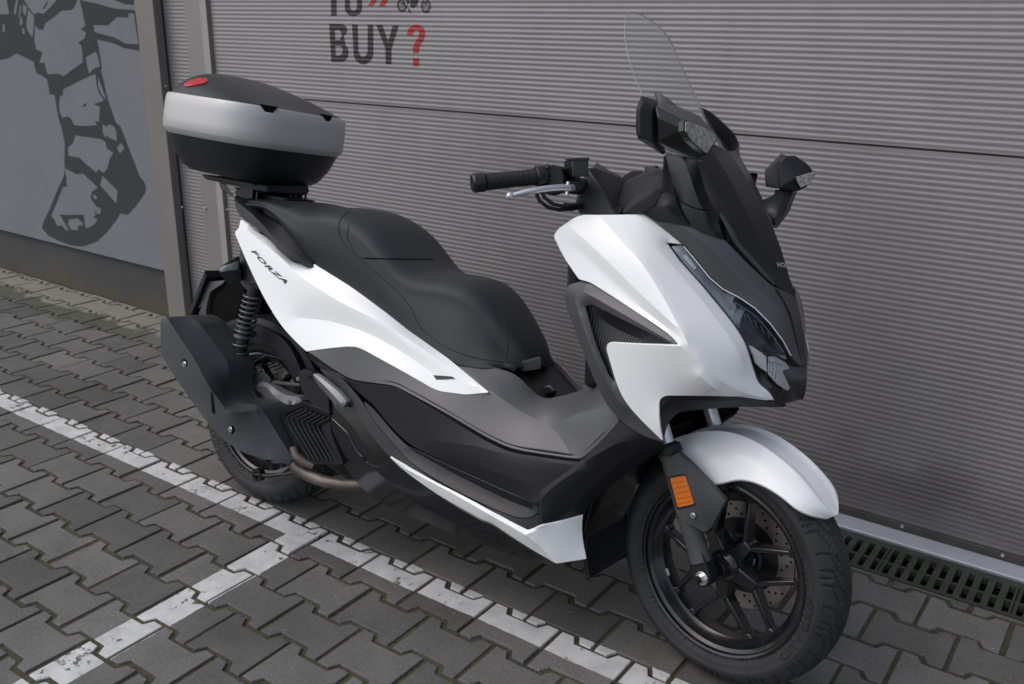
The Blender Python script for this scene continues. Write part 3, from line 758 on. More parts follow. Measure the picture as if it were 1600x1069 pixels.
    sf = Surf(V, F_, Y); sf.fr = fr; sf.ob = res_
    return sf
def steer_panel(*a, **k):
    k.setdefault('fr', ST); k.setdefault('mw', SM); return panel(*a, **k)

def text_mesh(s, bold=0.0, shear=0, spacing=1.0):
    c = bpy.data.curves.new('t', 'FONT'); c.body = s; c.size = 1; c.shear = shear; c.space_character = spacing; c.offset = bold; c.resolution_u = 4
    o = bpy.data.objects.new('t', c); COL.objects.link(o); dg = bpy.context.evaluated_depsgraph_get(); dg.update()
    me = o.evaluated_get(dg).to_mesh(); v = [(q.co.x, q.co.y) for q in me.vertices]; f = [tuple(p.vertices) for p in me.polygons]
    o.evaluated_get(dg).to_mesh_clear(); bpy.data.objects.remove(o); bpy.data.curves.remove(c)
    x0 = min(q[0] for q in v); x1 = max(q[0] for q in v); y0 = min(q[1] for q in v); y1 = max(q[1] for q in v)
    return [((a-x0)/(x1-x0), (b-y0)/(y1-y0)) for a, b in v], f

def decal(name, loops, sf, m, lift=.0012, parent=None, flip=False, mw=None):
    vs, es = [], []
    for lp in loops:
        n0 = len(vs); vs += [Vector(q) for q in lp]; es += [(n0+i, n0+(i+1) % len(lp)) for i in range(len(lp))]
    V, E_, F_, *_ = geometry.delaunay_2d_cdt(vs, es, [], 1, 1e-4)
    fr = sf.fr
    v = [fr.U(q.x, q.y, sf.y(q.x, q.y)-lift) for q in V]
    return link_mesh(name, v, F_, m, parent or bike, False, mw)

def hull(name, pts, m, parent=None, bevel=.004, mw=None, mirror=False, seg=3, angle=35):
    res = []
    for side in ((1, -1) if mirror else (1,)):
        bm = bmesh.new()
        for p in pts: bm.verts.new((p[0], p[1]*side, p[2]))
        r_ = bmesh.ops.convex_hull(bm, input=bm.verts)
        bmesh.ops.delete(bm, geom=[g for g in r_['geom_interior'] if isinstance(g, bmesh.types.BMVert)], context='VERTS')
        bmesh.ops.dissolve_limit(bm, angle_limit=R(6), verts=bm.verts, edges=bm.edges)
        bmesh.ops.recalc_face_normals(bm, faces=bm.faces)
        me = bpy.data.meshes.new(name); bm.to_mesh(me); bm.free(); me.materials.append(m)
        o = bpy.data.objects.new(name, me); COL.objects.link(o); o.parent = parent or bike
        if mw is not None: o.matrix_local = mw
        me.polygons.foreach_set('use_smooth', [True]*len(me.polygons)); me.set_sharp_from_angle(angle=R(angle))
        if bevel:
            b = o.modifiers.new('b', 'BEVEL'); b.width = bevel; b.segments = seg; b.limit_method = 'ANGLE'; b.angle_limit = R(20); b.harden_normals = False
        res.append(o)
    return res
def UB(*a): return BK.U(*a)
def US(*a): return ST.U(*a)
def grp(name, parent, mw=None):
    o = bpy.data.objects.new(name, None); COL.objects.link(o); o.parent = parent; o.empty_display_size = .05
    if mw is not None: o.matrix_local = mw
    return o
def bolt(name, p, r, parent, m, mw=None, d=(0, -1, 0), h=.004):
    """hex bolt with washer facing d"""
    s = MB(); s.tube([Vector((0, 0, 0)), Vector((0, 0, h*.35))], r, 16); s.tube([Vector((0, 0, h*.35)), Vector((0, 0, h))], [r*.72, r*.66], 6)
    q = Vector(d).to_track_quat('Z', 'Y').to_matrix()
    s.v = [tuple(q@Vector(v)+Vector(p)) for v in s.v]
    return s.build(name, m, parent, mw=mw, smooth=True, angle=30)

from mathutils.bvhtree import BVHTree
def bvh(objs):
    V, F_ = [], []
    for o in objs:
        n = len(V); V += [o.matrix_basis @ v.co for v in o.data.vertices]; F_ += [tuple(i+n for i in p.vertices) for p in o.data.polygons]
    return BVHTree.FromPolygons(V, F_)
def cast(tree, px, py, fr=None):
    fr = fr or BK; o = fr.Ft @ (CAM-fr.O); d = (fr.Ft @ wray(px, py)).normalized(); h = tree.ray_cast(o, d)
    if h[0] is None: return None
    n = h[1] if h[1].dot(d) < 0 else -h[1]; return h[0], n
def cseam(name, tree, pts, rad, m, parent, fr=None, lift=.0, k=6):
    P = [cast(tree, q.x, q.y, fr) for q in resample(smoothline([(a, b, 0) for a, b in pts], k), 4, False)]; P = [p+n*lift for p, n in (q for q in P if q)]
    s = MB(); s.tube(P, rad, 6); return s.build(name, m, parent, smooth=True)
def patch(name, tree, out, m, parent, fr=None, lift=.0015, r=2, th=.003, res=4):
    """thin piece lying on an existing surface"""
    ob = resample(fillet([(a, b, 0) for a, b in out], r), res, True); L = [(p.x, p.y) for p in ob]; x0 = min(p[0] for p in L); x1 = max(p[0] for p in L); y0 = min(p[1] for p in L); y1 = max(p[1] for p in L)
    def ins(p):
        c = False
        for i in range(len(L)):
            (a, b), (c_, d) = L[i], L[(i+1) % len(L)]
            if (b > p[1]) != (d > p[1]) and p[0] < (c_-a)*(p[1]-b)/(d-b)+a: c = not c
        return c
    g_ = []; yy = y0
    while yy < y1:
        xx = x0
        while xx < x1:
            if ins((xx, yy)) and min((xx-a)**2+(yy-b)**2 for a, b in L) > (res*.6)**2: g_.append(Vector((xx, yy)))
            xx += res
        yy += res
    V, E_, F_, *_ = geometry.delaunay_2d_cdt([Vector(p) for p in L]+g_, [(i, (i+1) % len(L)) for i in range(len(L))], [], 1, 1e-3)
    H = [cast(tree, q.x, q.y, fr) for q in V]; ok = [h for h in H if h]
    H = [h or ok[0] for h in H]; v = [p+n*lift for p, n in H]; nv = len(v); v += [p-n*th for p, n in H]
    f = [tuple(t) for t in F_]+[tuple(i+nv for i in t[::-1]) for t in F_]; nb = len(L)
    f += [((i+1) % nb, i, i+nv, (i+1) % nb+nv) for i in range(nb)]
    o = link_mesh(name, v, f, m, parent, True); bm = bmesh.new(); bm.from_mesh(o.data); bmesh.ops.recalc_face_normals(bm, faces=bm.faces); bm.to_mesh(o.data); bm.free(); o.data.set_sharp_from_angle(angle=R(40)); return o
def V3(p, sd_=1): return (p[0], p[1]*sd_, p[2])
# ================================================================ wheels
def tyre_mesh(name, R0, hw, rim_r, m, parent, mw, c=(0, 0, 0), mods=14, NA=840):
    # profile: (lateral, radius) from the near bead over the crown to the far bead
    prof = []
    hb = hw*.80
    key = [(-hb, rim_r-.004), (-hb-.003, rim_r+.003), (-hb-.0035, rim_r+.0055), (-hw*.955, rim_r+.0075), (-hw*.985, rim_r+.014), (-hw*.985, rim_r+.0250), (-hw*1.005, rim_r+.0265), (-hw*1.0, R0*.852), (-hw*.985, R0*.864), (-hw*.955, R0*.874)]
    prof += key
    n = 36
    for i in range(n+1):
        t = -1+2*i/n; y = hw*.955*t; r = R0-(R0-R0*.876)*(abs(t)**2.5); prof.append((y, r))
    prof += [(-a, b) for a, b in key[::-1]]
    prof = np.array(prof); NP = len(prof)
    ang = np.arange(NA)*2*np.pi/NA
    A, I = np.meshgrid(ang, np.arange(NP), indexing='ij')
    y = prof[I, 0]; r = prof[I, 1].copy()
    # tread grooves
    L = 2*np.pi*R0/mods
    u = (A*mods/(2*np.pi)) % 1*L; v = y/(hw*.955)
    arc = np.sign(v)*np.abs(v)*hw*1.06
    d = np.full(A.shape, 9.)
    lines = [[(.00, .10), (.30, .20), (.40, .42), (.72, .62), (.80, .95)], [(.38, .06), (.62, .22), (.70, .40), (1.02, .60), (1.10, .92)],
             [(.70, .14), (.86, .30), (.98, .42)], [(.18, .50), (.46, .70), (.52, .96)], [(.62, .80), (.66, 1.0)]]
    for sgn, off in ((-1, 0), (1, .5)):
        for ln in lines:
            for (a0, b0), (a1, b1) in zip(ln, ln[1:]):
                for k in (-1, 0, 1):
                    p0 = np.array(((a0+off+k)*L, sgn*b0*hw)); p1 = np.array(((a1+off+k)*L, sgn*b1*hw)); e = p1-p0
                    t = np.clip(((u-p0[0])*e[0]+(arc-p0[1])*e[1])/(e@e), 0, 1)
                    d = np.minimum(d, np.hypot(u-p0[0]-t*e[0], arc-p0[1]-t*e[1]))
    tr = (np.abs(v) < 1.0)
    r -= np.where(tr, .0050*np.clip((.0036-d)/.0014, 0, 1), 0)
    X = r*np.cos(A)+c[0]; Z = r*np.sin(A)+c[2]; Yv = y+c[1]
    verts = np.stack([X, Yv, Z], -1).reshape(-1, 3).tolist()
    f = []
    for k in range(NA):
        k2 = (k+1) % NA
        for i in range(NP-1): f.append((k*NP+i, k2*NP+i, k2*NP+i+1, k*NP+i+1))
    o = link_mesh(name, verts, f, m, parent, True, mw)
    o.data.update(); bm = bmesh.new(); bm.from_mesh(o.data); bmesh.ops.recalc_face_normals(bm, faces=bm.faces); bm.to_mesh(o.data); bm.free()
    return o
def ring_text(name, txt, r0, r1, a0, a1, yo, m, parent, mw, c=(0, 0, 0), flip=False, dome=.0):
    """letters bent round the sidewall, a0->a1 in degrees"""
    v, f = text_mesh(txt, .01)
    vv = []
    for a, b in v:
        an = R(a0+(a1-a0)*a); rr = r1-(r1-r0)*b; t = (rr-r0)/(r1-r0) if r1 != r0 else 0
        vv.append((c[0]+rr*math.cos(an), c[1]+yo(rr), c[2]+rr*math.sin(an)))
    return link_mesh(name, vv, f, m, parent, False, mw)
def bar(s, p0, p1, w0, w1, y0a, y0b, y1a, y1b):
    """spoke bar in the wheel plane from p0 to p1 (x,z), widths and depths at each end"""
    a, b = Vector(p0), Vector(p1); d = (b-a).normalized(); n = Vector((-d.y, d.x))
    P = [(a+n*w0/2, y0a, y0b), (a-n*w0/2, y0a, y0b), (b-n*w1/2, y1a, y1b), (b+n*w1/2, y1a, y1b)]
    v = [(p.x, ya, p.y) for p, ya, yb in P]+[(p.x, yb, p.y) for p, ya, yb in P]
    s.add(v, [(0, 1, 2, 3), (7, 6, 5, 4), (0, 4, 5, 1), (1, 5, 6, 2), (2, 6, 7, 3), (3, 7, 4, 0)])
def pol(r, a): return (r*math.cos(R(a)), r*math.sin(R(a)))

def make_wheel(name, R0, hw, rim_r, parent, mw, c, phase, front, mods):
    # rim with Y spokes is the wheel object itself; tyre, disc and hub are its sub-parts
    fw = hw*.78
    s = MB()
    out = [(rim_r+.001, -fw-.001), (rim_r, -fw-.0060), (rim_r-.005, -fw-.0070), (rim_r-.009, -fw-.005), (rim_r-.011, -fw+.003), (rim_r-.018, -fw+.008), (rim_r-.026, -fw*.5), (rim_r-.034, -.016), (rim_r-.036, 0)]
    prof = out+[(a, -b) for a, b in out[:-1][::-1]]+[(rim_r-.016, fw*.7), (rim_r-.026, 0), (rim_r-.016, -fw*.7)]
    s.lathe(prof, c, 128, closed=True)
    rim = s.build(name, M['rim'], parent, smooth=True, mw=mw, angle=22)
    s = MB(); ri = rim_r-.034
    for k in range(5):
        a = phase+72*k
        bar(s, pol(.02, a), pol(.082, a), .040, .026, -.030, .022, -.024, .018)
        for sg in (-1, 1):
            j = pol(.074, a+sg*4); e_ = pol(ri, a+sg*25.5)
            bar(s, j, e_, .0138, .0105, -.0225, .012, -.0145, .011)
            bar(s, pol(ri-.012, a+sg*25.3), pol(ri+.003, a+sg*25.8), .013, .026, -.015, .011, -.017, .012)
    s.v = [(v[0]+c[0], v[1]+c[1], v[2]+c[2]) for v in s.v]
    sp = MB(); sp.v, sp.f = s.v, s.f
    o = bpy.data.objects.new; bm = bmesh.new()
    # keep each bar a closed shell so that the bevel stays clean
    vs = [bm.verts.new(q) for q in sp.v]
    for q in sp.f: bm.faces.new([vs[i] for i in q])
    bmesh.ops.recalc_face_normals(bm, faces=bm.faces)
    me = bpy.data.meshes.new('spokes'); bm.to_mesh(me); bm.free(); me.materials.append(M['rim'])
    so_ = bpy.data.objects.new('spokes', me); COL.objects.link(so_); so_.parent = rim
    me.polygons.foreach_set('use_smooth', [True]*len(me.polygons)); me.set_sharp_from_angle(angle=R(30))
    b = so_.modifiers.new('b', 'BEVEL'); b.width = .0032; b.segments = 2; b.limit_method = 'ANGLE'
    s = MB(); s.lathe([(.010, -.062), (.021, -.062), (.0235, -.058), (.0245, -.040), (.034, -.034), (.038, -.026), (.040, .03), (.030, .05), (.010, .05)], c, 40)
    s.build('hub', M['rim'], rim, smooth=True, angle=35)
    tyre_mesh('tyre', R0, hw, rim_r, M['tyre'], rim, None, c, mods)
    # disc on the left side of the front wheel, right side hidden for the rear
    yd = .058
    s = MB(); s.lathe([(.088, yd-.002), (.126, yd-.002), (.128, yd), (.126, yd+.002), (.088, yd+.002)], c, 72, closed=True)
    d = s.build('brake_disc', M['disc'], rim, smooth=True, angle=40)
    s = MB()
    for k in range(18):
        for rr, o_ in ((.097, 0), (.108, 7), (.119, 13)):
            p_ = pol(rr, k*20+o_); s.tube([(c[0]+p_[0], c[1]+yd-.0024, c[2]+p_[1]), (c[0]+p_[0], c[1]+yd+.001, c[2]+p_[1])], .0031, 8)
    s.build('drilled_hole', M['pit'], rim)['kind'] = 'stuff'
    s = MB(); s.lathe([(.034, yd-.006), (.060, yd-.004), (.088, yd-.003), (.090, yd+.001), (.034, yd+.001)], c, 40, closed=True)
    s.build('disc_carrier', M['satin'], rim, smooth=True)
    s = MB()
    for k in range(48):
        p0, p1 = pol(.045, k*7.5), pol(.053, k*7.5); bar(s, p0, p1, .003, .003, yd-.012, yd-.010, yd-.012, yd-.010)
    s.v = [(v[0]+c[0], v[1]+c[1], v[2]+c[2]) for v in s.v]
    s.build('sensor_ring', M['alu'], rim)
    # valve
    p0, p1 = pol(rim_r-.034, 148), pol(rim_r-.066, 150)
    s = MB(); s.tube([(c[0]+p0[0], c[1]-.012, c[2]+p0[1]), (c[0]+(p0[0]+p1[0])/2, c[1]-.017, c[2]+(p0[1]+p1[1])/2), (c[0]+p1[0], c[1]-.02, c[2]+p1[1])], [.005, .0045, .0045], 10); s.build('valve', M['rim'], rim, smooth=True, angle=40)
    return rim
fw = make_wheel('front_wheel', .2745, .0605, .2035, bike, SM, (0, 0, 0), 54, True, 14)
swy = lambda rr: -.0597-.0008
ring_text('sidewall_lettering', 'CITY GRIP', .2135, .2275, -38, 6, lambda rr: -(.0592+.0022*min(1, (rr-.2135)/.012)), M['tyre2'], fw, None)
ring_text('sidewall_lettering', '120/70-15', .2145, .2225, 28, 46, lambda rr: -.0612, M['tyre2'], fw, None)
# wheel weight
s = MB(); p0, p1 = pol(.170, 205), pol(.170, 211)
bar(s, p0, p1, .010, .010, -.018, -.012, -.018, -.012); s.build('balance_weight', M['bolt'], fw, bevel=.001)
rwm = Matrix.Identity(4)
rwh = make_wheel('rear_wheel', .276, .0705, .190, bike, rwm, (0, 0, .276), 20, False, 14)
ring_text('sidewall_lettering', 'MICHELIN', .213, .231, 176, 222, lambda rr: -.0716, M['tyre3'], rwh, None, c=(0, 0, .276))

# ================================================================ front fork, fender, steering
FD = Vector((-math.sin(RAKE), 0, math.cos(RAKE)))
for sy in (-1, 1):
    y = .1*sy; b = Vector((-.004, y, 0))
    s = MB(); s.tube([b+FD*.03, b+FD*.05, b+FD*.088, b+FD*.094, b+FD*.125, b+FD*.131, b+FD*.268, b+FD*.272], [.024, .0235, .0225, .0240, .0235, .0235, .0235, .0285], 28)
    f_ = s.build('fork_slider', M['fendergrey'], bike, smooth=True, mw=SM, angle=35)
    s = MB(); s.tube([b+FD*.273, b+FD*.290, b+FD*.296], [.029, .028, .019], 28); s.build('dust_seal', M['plastic'], f_, smooth=True, angle=35)
    s = MB(); s.tube([b+FD*.28, b+FD*.44], .0165, 24); s.build('fork_tube', M['chrome'], f_, smooth=True, angle=35)
    hull('axle_lug', [(q[0]-.004, y+d*.5, q[1]) for d in (-.036, .036) for q in [pol(.024, a) for a in range(0, 360, 30)]]+[(b+FD*.075+Vector((dx, d*.5*.036/.036, 0)))[:] for dx in (-.02, .02) for d in (-.03, .03)], M['plastic2'], f_, .003)
s = MB(); s.tube([(-.001, -.150, 0), (-.001, .135, 0)], .0085, 16); s.build('front_axle', M['plastic'], bike, smooth=True, mw=SM, angle=30)
s = MB(); s.tube([(0, -.119, 0), (0, -.122, 0)], .0155, 24); s.tube([(0, -.122, 0), (0, -.131, 0)], [.0108, .0100], 6)
s.build('axle_nut', M['bolt'], bike, smooth=True, mw=SM, angle=30, bevel=.0008)

# fender: arched shell around the wheel, swept through stations of the angle phi
def fender():
    st = []   # phi, ridge radius, centre radius, side radius, skirt radius
    data = [(127, .297, .292, .272, .268), (121, .300, .294, .270, .258), (112, .303, .297, .262, .236), (104, .307, .300, .262, .212), (96, .311, .303, .262, .200), (88, .3115, .305, .266, .215), (80, .3095, .304, .270, .236),
            (72, .306, .302, .274, .249), (64, .304, .301, .278, .258), (56, .302, .300, .281, .266), (49, .299, .298, .283, .272), (43.5, .296, .296, .285, .277), (41, .293, .294, .285, .280)]
    xs = np.array([d[0] for d in data])[::-1]
    N = 60; ph = np.linspace(126, 41, N); cols = [np.interp(ph, xs, np.array([d[k] for d in data])[::-1]) for k in (1, 2, 3, 4)]
    def sm(a):
        for _ in range(6): a = np.concatenate([a[:1], (a[:-2]+2*a[1:-1]+a[2:])/4, a[-1:]])
        return a
    cols = [sm(c_) for c_ in cols]
    v, f = [], []; W = None
    for i in range(N):
        p = ph[i]; rd, cr, sd_, sk = (c_[i] for c_ in cols)
        tap = 1-.80*max(0, (54-p)/13)**2.3     # narrows to the tip
        fr_ = max(0, min(1, (p-50)/35))
        row = [(0, cr), (.018, cr-.002), (.031, cr-.001+(rd-cr)*.25), (.0385, rd), (.043, rd-.0005), (.051, rd-(rd-sd_)*.24), (.060, rd-(rd-sd_)*.50), (.069, rd-(rd-sd_)*.80), (.0745, sd_-.002), (.081, (sd_+sk)/2), (.0865, sk+.002), (.0862, sk)]
        full = [(-a*tap, r_) for a, r_ in row[::-1]]+[(a*tap, r_) for a, r_ in row[1:]]
        for a, r_ in full: v.append((r_*math.cos(R(p)), a, r_*math.sin(R(p))))
        n = len(full)
    nv = len(v)
    for i in range(N):
        p = ph[i]
    for i in range(N-1):
        for k in range(n-1): a = i*n+k; f.append((a, a+1, a+n+1, a+n))
    # inner skin
    cen = Vector((0, 0, 0))
    for q in list(v):
        w_ = Vector(q); rr = math.hypot(w_.x, w_.z); sc_ = (rr-.004)/rr; v.append((w_.x*sc_, w_.y*.955, w_.z*sc_))
    for i in range(N-1):
        for k in range(n-1): a = nv+i*n+k; f.append((a, a+n, a+n+1, a+1))
    for i in range(N-1):
        for k in (0, n-1): a = i*n+k; b = a+n; f.append((a, b, b+nv, a+nv))
    for i in (0, N-1):
        for k in range(n-1): a = i*n+k; f.append((a, a+1, a+1+nv, a+nv))
    o = link_mesh('front_fender', v, f, M['white'], bike, True, SM)
    bm = bmesh.new(); bm.from_mesh(o.data); bmesh.ops.recalc_face_normals(bm, faces=bm.faces); bm.to_mesh(o.data); bm.free()
    o.data.set_sharp_from_angle(angle=R(26)); return o
fender()
br = steer_panel('fork_cover', [(1039,722,-.130,3),(1053,712,-.130,3),(1060,707,-.128,2),(1084,729,-.122,1),(1133,782,-.104,3),(1109,828,-.115,6),(1102,832,-.122,3),(1068,815,-.136,3),(1057,800,-.137,3)],
      [[(1060,707,-.128),(1075,742,-.139),(1090,785,-.139),(1107,829,-.119)]], M['fendergrey'], res=6, depth=.012, soft=0)
for o in br.ob: pass
side = br.ob[0]
rf = steer_panel('reflector', [(1047,748,-.142,2),(1070,744,-.142,2),(1083.5,787.5,-.142,2),(1059,793,-.142,2)], [], M['orange'], res=8, depth=.008, mirror=False, parent=side, mw=Matrix.Identity(4), soft=0)
steer_panel('reflector_frame', [(1044,746,-.1395,2),(1071.5,741.5,-.1395,2),(1086,789,-.1395,2),(1057.5,796,-.1395,2)], [], M['plastic'], res=8, depth=.008, mirror=False, parent=side, mw=Matrix.Identity(4), soft=0)
q = US(1083, 805, -.137); bolt('cover_screw', q, .0068, side, M['bolt'])
# inner fender behind the front wheel
def arc_sheet(name, c, r, a0, a1, hw, m, th=.004, n=24, mw=None, wf=None):
    v, f = [], []
    for i in range(n+1):
        a = a0+(a1-a0)*i/n; w_ = hw if wf is None else hw*wf(i/n)
        for yy, rr in ((-w_, r-.012), (-w_*.9, r), (0, r+.002), (w_*.9, r), (w_, r-.012), (w_, r-.012+th), (w_*.9, r+th), (0, r+.002+th), (-w_*.9, r+th), (-w_, r-.012+th)):
            p_ = pol(rr, a); v.append((c[0]+p_[0], c[1]+yy, c[2]+p_[1]))
    for i in range(n):
        for k in range(10): a = i*10+k; b = i*10+(k+1) % 10; f.append((a, b, b+10, a+10))
    f += [tuple(range(10)), tuple(range(n*10, n*10+10))[::-1]]
    return link_mesh(name, v, f, m, bike, True, mw)
arc_sheet('front_splash_guard', (1.455, 0, .277), .312, 122, 203, .105, M['plastic'])

# ================================================================ body shell
W_, G_, PL, P2, GL = M['white'], M['grey'], M['plastic'], M['plastic2'], M['gloss']
rear = panel('rear_side_cover', [(376,342.5,-.125,3),(387,348,-.128,8),(397,359.5,-.13),(420,373,-.132),(442,396,-.138),(459,410,-.142),(481,417,-.142),(494,411.5,-.140),(549,446.5,-.142),(605,488,-.145),(640,517.5,-.150),(700,560,-.165),(763.5,613,-.185,2),(728,616.5,-.192,6),(682,610.5,-.196,14),(644,588,-.198,30),(588,557,-.198,30),(563,543,-.197,16),(549,540.5,-.197,14),(507,544.5,-.197,20),(478.6,549,-.197,2),(459,530.5,-.192,20),(436,505,-.185,30),(408,457.5,-.172,30),(386,410,-.158,20),(366.5,363.5,-.140,3),(373.5,356,-.136,3)],
  [[(382,356,-.142),(436,400,-.160),(464.6,428,-.168),(492.6,448,-.172),(535,473.5,-.177),(591,501.5,-.180),(640,531,-.182),(700,573,-.184),(752,607,-.186)],
   [(464,496,-.172),(490,499,-.170),(520,503,-.170),(570,519,-.173),(620,545,-.178),(665,575,-.184),(700,596,-.188),(745,604,-.187)]], W_, res=6, r=6, soft=1)
decal('side_slot', [[(676.5,586.2),(706,588.3),(712,592.2),(681.5,593.3)]], rear, M['decal'], .0008)
# model name badge on the rear cover
v_, f_ = text_mesh('FORZA', .035, shear=.35, spacing=1.15)
a0_, a1_ = Vector((392.5, 391.5)), Vector((446.5, 443.0)); bow = Vector((.69, -.72))
tv = []
for a, b in v_:
    p_ = a0_+(a1_-a0_)*a+bow*(b*6.2-1.2)*1.0-bow*2.2*math.sin(math.pi*a); tv.append(BK.U(p_.x, p_.y, rear.y(p_.x, p_.y)-.0014))
link_mesh('model_badge', tv, f_, M['decal'], bike)

rail = panel('grab_rail', [(366,306,-.105,4),(383,303,-.085,6),(397,316,-.10),(408,334,-.118),(442,353.5,-.13),(464.5,380,-.136),(488.5,411,-.142,2),(489.5,417,-.146,2),(481,418.5,-.152,3),(450,402,-.166,10),(434,390,-.168,10),(423,373,-.165,12),(408,362,-.160,10),(391,349,-.150,10),(374,337,-.138,8),(367,322,-.122,8)],
  [[(371,316,-.122),(392,333,-.142),(414,355,-.158),(436,380,-.162),(462,398,-.160),(487,414.5,-.150)]], M['plastic2'], res=5, soft=1, depth=.03)
# seat
def interp(x, tab):
    xs = [t[0] for t in tab]; return float(np.interp(x, xs, [t[1] for t in tab]))
def smooth_tab(tab, n=60, it=4):
    xs = np.linspace(tab[0][0], tab[-1][0], n); ys = np.interp(xs, [t[0] for t in tab], [t[1] for t in tab])
    for _ in range(it): ys = np.concatenate([ys[:1], (ys[:-2]+2*ys[1:-1]+ys[2:])/4, ys[-1:]])
    return list(zip(xs, ys))
top = smooth_tab([(-.125,.905),(-.10,.918),(0,.925),(.10,.929),(.19,.923),(.268,.933),(.33,.931),(.388,.916),(.437,.892),(.479,.862),(.531,.822),(.571,.803),(.60,.800),(.68,.802),(.73,.797),(.772,.776),(.816,.742),(.861,.70),(.895,.664),(.915,.63)], 90, 2)
bot = smooth_tab([(-.125,.895),(.034,.900),(.08,.880),(.113,.858),(.173,.819),(.237,.774),(.385,.733),(.516,.684),(.596,.650),(.725,.605),(.80,.600),(.889,.610),(.915,.614)], 60, 2)
wid = smooth_tab([(-.125,.085),(-.05,.125),(.05,.150),(.25,.165),(.45,.165),(.60,.150),(.75,.125),(.85,.098),(.90,.07),(.915,.045)], 60, 2)
wbt = smooth_tab([(-.125,.095),(-.05,.125),(.05,.138),(.25,.142),(.45,.145),(.60,.150),(.75,.165),(.85,.140),(.90,.09),(.915,.055)], 60, 2)
def seat():
    v, f = [], []; N = 96; x0, x1 = -.125, .915
    # cross section: fraction of width, fraction of height
    for i in range(N+1):
        x = x0+(x1-x0)*i/N; zt, zb, w0, w1 = interp(x, top), interp(x, bot), interp(x, wid), interp(x, wbt); H = zt-zb
        sec = []
        M_ = 16
        for k in range(M_+1):
            t = k/M_*math.pi/2
            # rounded top part: superellipse to shoulder, then side down to the base
            y = w0*.93*math.sin(t)**.72; z = zt-min(H*.55, .055)*(1-math.cos(t)**.8)
            sec.append((y, z))
        ys, zs = sec[-1]
        for k in range(1, 9):
            t = k/8; sec.append((ys+(w1-ys)*t**1.2+.006*math.sin(math.pi*t), zs+(zb-zs)*t))
        sec.append((w1-.012, zb-.006)); sec.append((0, zb-.006))
        full = [(-a, b) for a, b in sec[::-1][:-0 or None]]+[(a, b) for a, b in sec[1:]]
        n = len(full)
        # lean the front end face forwards a little
        for a, b in full: v.append((x, a, b))
    for i in range(N):
        for k in range(n-1): a = i*n+k; f.append((a, a+n, a+n+1, a+1))
    f += [tuple(range(n)), tuple(range(N*n, N*n+n))[::-1]]
    o = link_mesh('seat', v, f, M['seat'], bike, True)
    bm = bmesh.new(); bm.from_mesh(o.data); bmesh.ops.remove_doubles(bm, verts=bm.verts, dist=1e-5); bmesh.ops.recalc_face_normals(bm, faces=bm.faces); bm.to_mesh(o.data); bm.free()
    o.data.set_sharp_from_angle(angle=R(60)); return o
seat_o = seat()
# side of the body under the seat and over the tunnel
mid = panel('centre_side_panel', [(470,541,-.190),(549,538,-.194,14),(588,554,-.194,30),(644,585,-.194,20),(682,607,-.192,10),(728,613,-.188,6),(758,611,-.182,4),(698,558,-.150,3),(717,562,-.145),(785,576.5,-.122,12),(808,587,-.112,10),(841,619,-.106,8),(855,623.5,-.106,8),(897,614.5,-.112,20),(922,602,-.120,10),(931,587.5,-.130,6),(944,618,-.180,8),(962,650,-.225,6),(968,657,-.228,3),(938,690,-.222,4),(909,716.5,-.216,8),(896,716,-.215,20),(801,702,-.214,30),(762,684,-.214,20),(686,639,-.212,30),(633,611,-.211,20),(616,602,-.210,12),(591,599,-.209,16),(549,593,-.206,14),(521,577,-.202,14),(485,551,-.197,6)],
  [[(700,560,-.152),(735,586,-.168),(770,613,-.176),(812,641,-.168),(838,655,-.166),(859,664,-.167)],
   [(859,664,-.167),(905,646,-.185),(948,635,-.200)], [(859,664,-.167),(880,690,-.192),(893,713,-.213)]], G_, res=8, r=6, soft=2)
seam = panel('body_seam', [(480,549,-.196),(521,573,-.20),(549,588,-.204,10),(591,594,-.207,10),(618,597,-.208,10),(686,634,-.210,20),(762,679,-.212,20),(801,697,-.212,20),(896,711,-.213,10),(908,711,-.214,6),(969,652,-.226,3),(975,661,-.226,3),(910,724,-.212,8),(895,723,-.211,20),(799,709,-.210,30),(758,692,-.210,20),(684,647,-.208,20),(630,616,-.206,20),(590,604,-.204),(548,600,-.2),(517,584,-.198),(482,560,-.194)], [], M['satin'], res=9, soft=0)
low = panel('lower_side_panel', [(480,556,-.192),(517,582,-.203),(549,598,-.208,10),(591,602.5,-.212,10),(618,606,-.213,10),(686,645.5,-.216,20),(760,690,-.219,20),(799,707.5,-.220,20),(895,721.5,-.221,10),(909,722.5,-.221,6),(897,728,-.224,4),(843,769,-.232,10),(840,788,-.236,4),(784,764,-.228,20),(700,724,-.222,30),(641,696,-.220,20),(611,668,-.216,20),(585,634,-.212,12),(560,613,-.208,10),(530,588,-.202,10),(500,576,-.198,8)],
  [[(683,689,-.2235),(740,697,-.228),(800,712,-.229),(860,722,-.229),(892,726,-.226)], [(700,712,-.226),(780,740,-.232),(830,757,-.234)]], P2, res=8, soft=2)
front_low = panel('front_lower_panel', [(909,719,-.220,4),(969,658,-.230,4),(985,669,-.236),(1012,684,-.235),(1036,693,-.225,3),(1040,700,-.16,3),(1000,725,-.15,30),(953,761,-.15,30),(924,786,-.155,20),(912,805,-.165,3),(843.5,823,-.246,2),(841,810,-.243),(841.5,772,-.238,8),(848,764,-.236,6),(897,728,-.226)],
  [[(911,724,-.228),(940,706,-.236),(975,690,-.240),(1015,690,-.235)], [(846,818,-.246),(850,775,-.243),(905,732,-.232)], [(1018,692,-.21),(960,730,-.205),(915,770,-.208),(880,808,-.215)]], P2, res=8, soft=2)
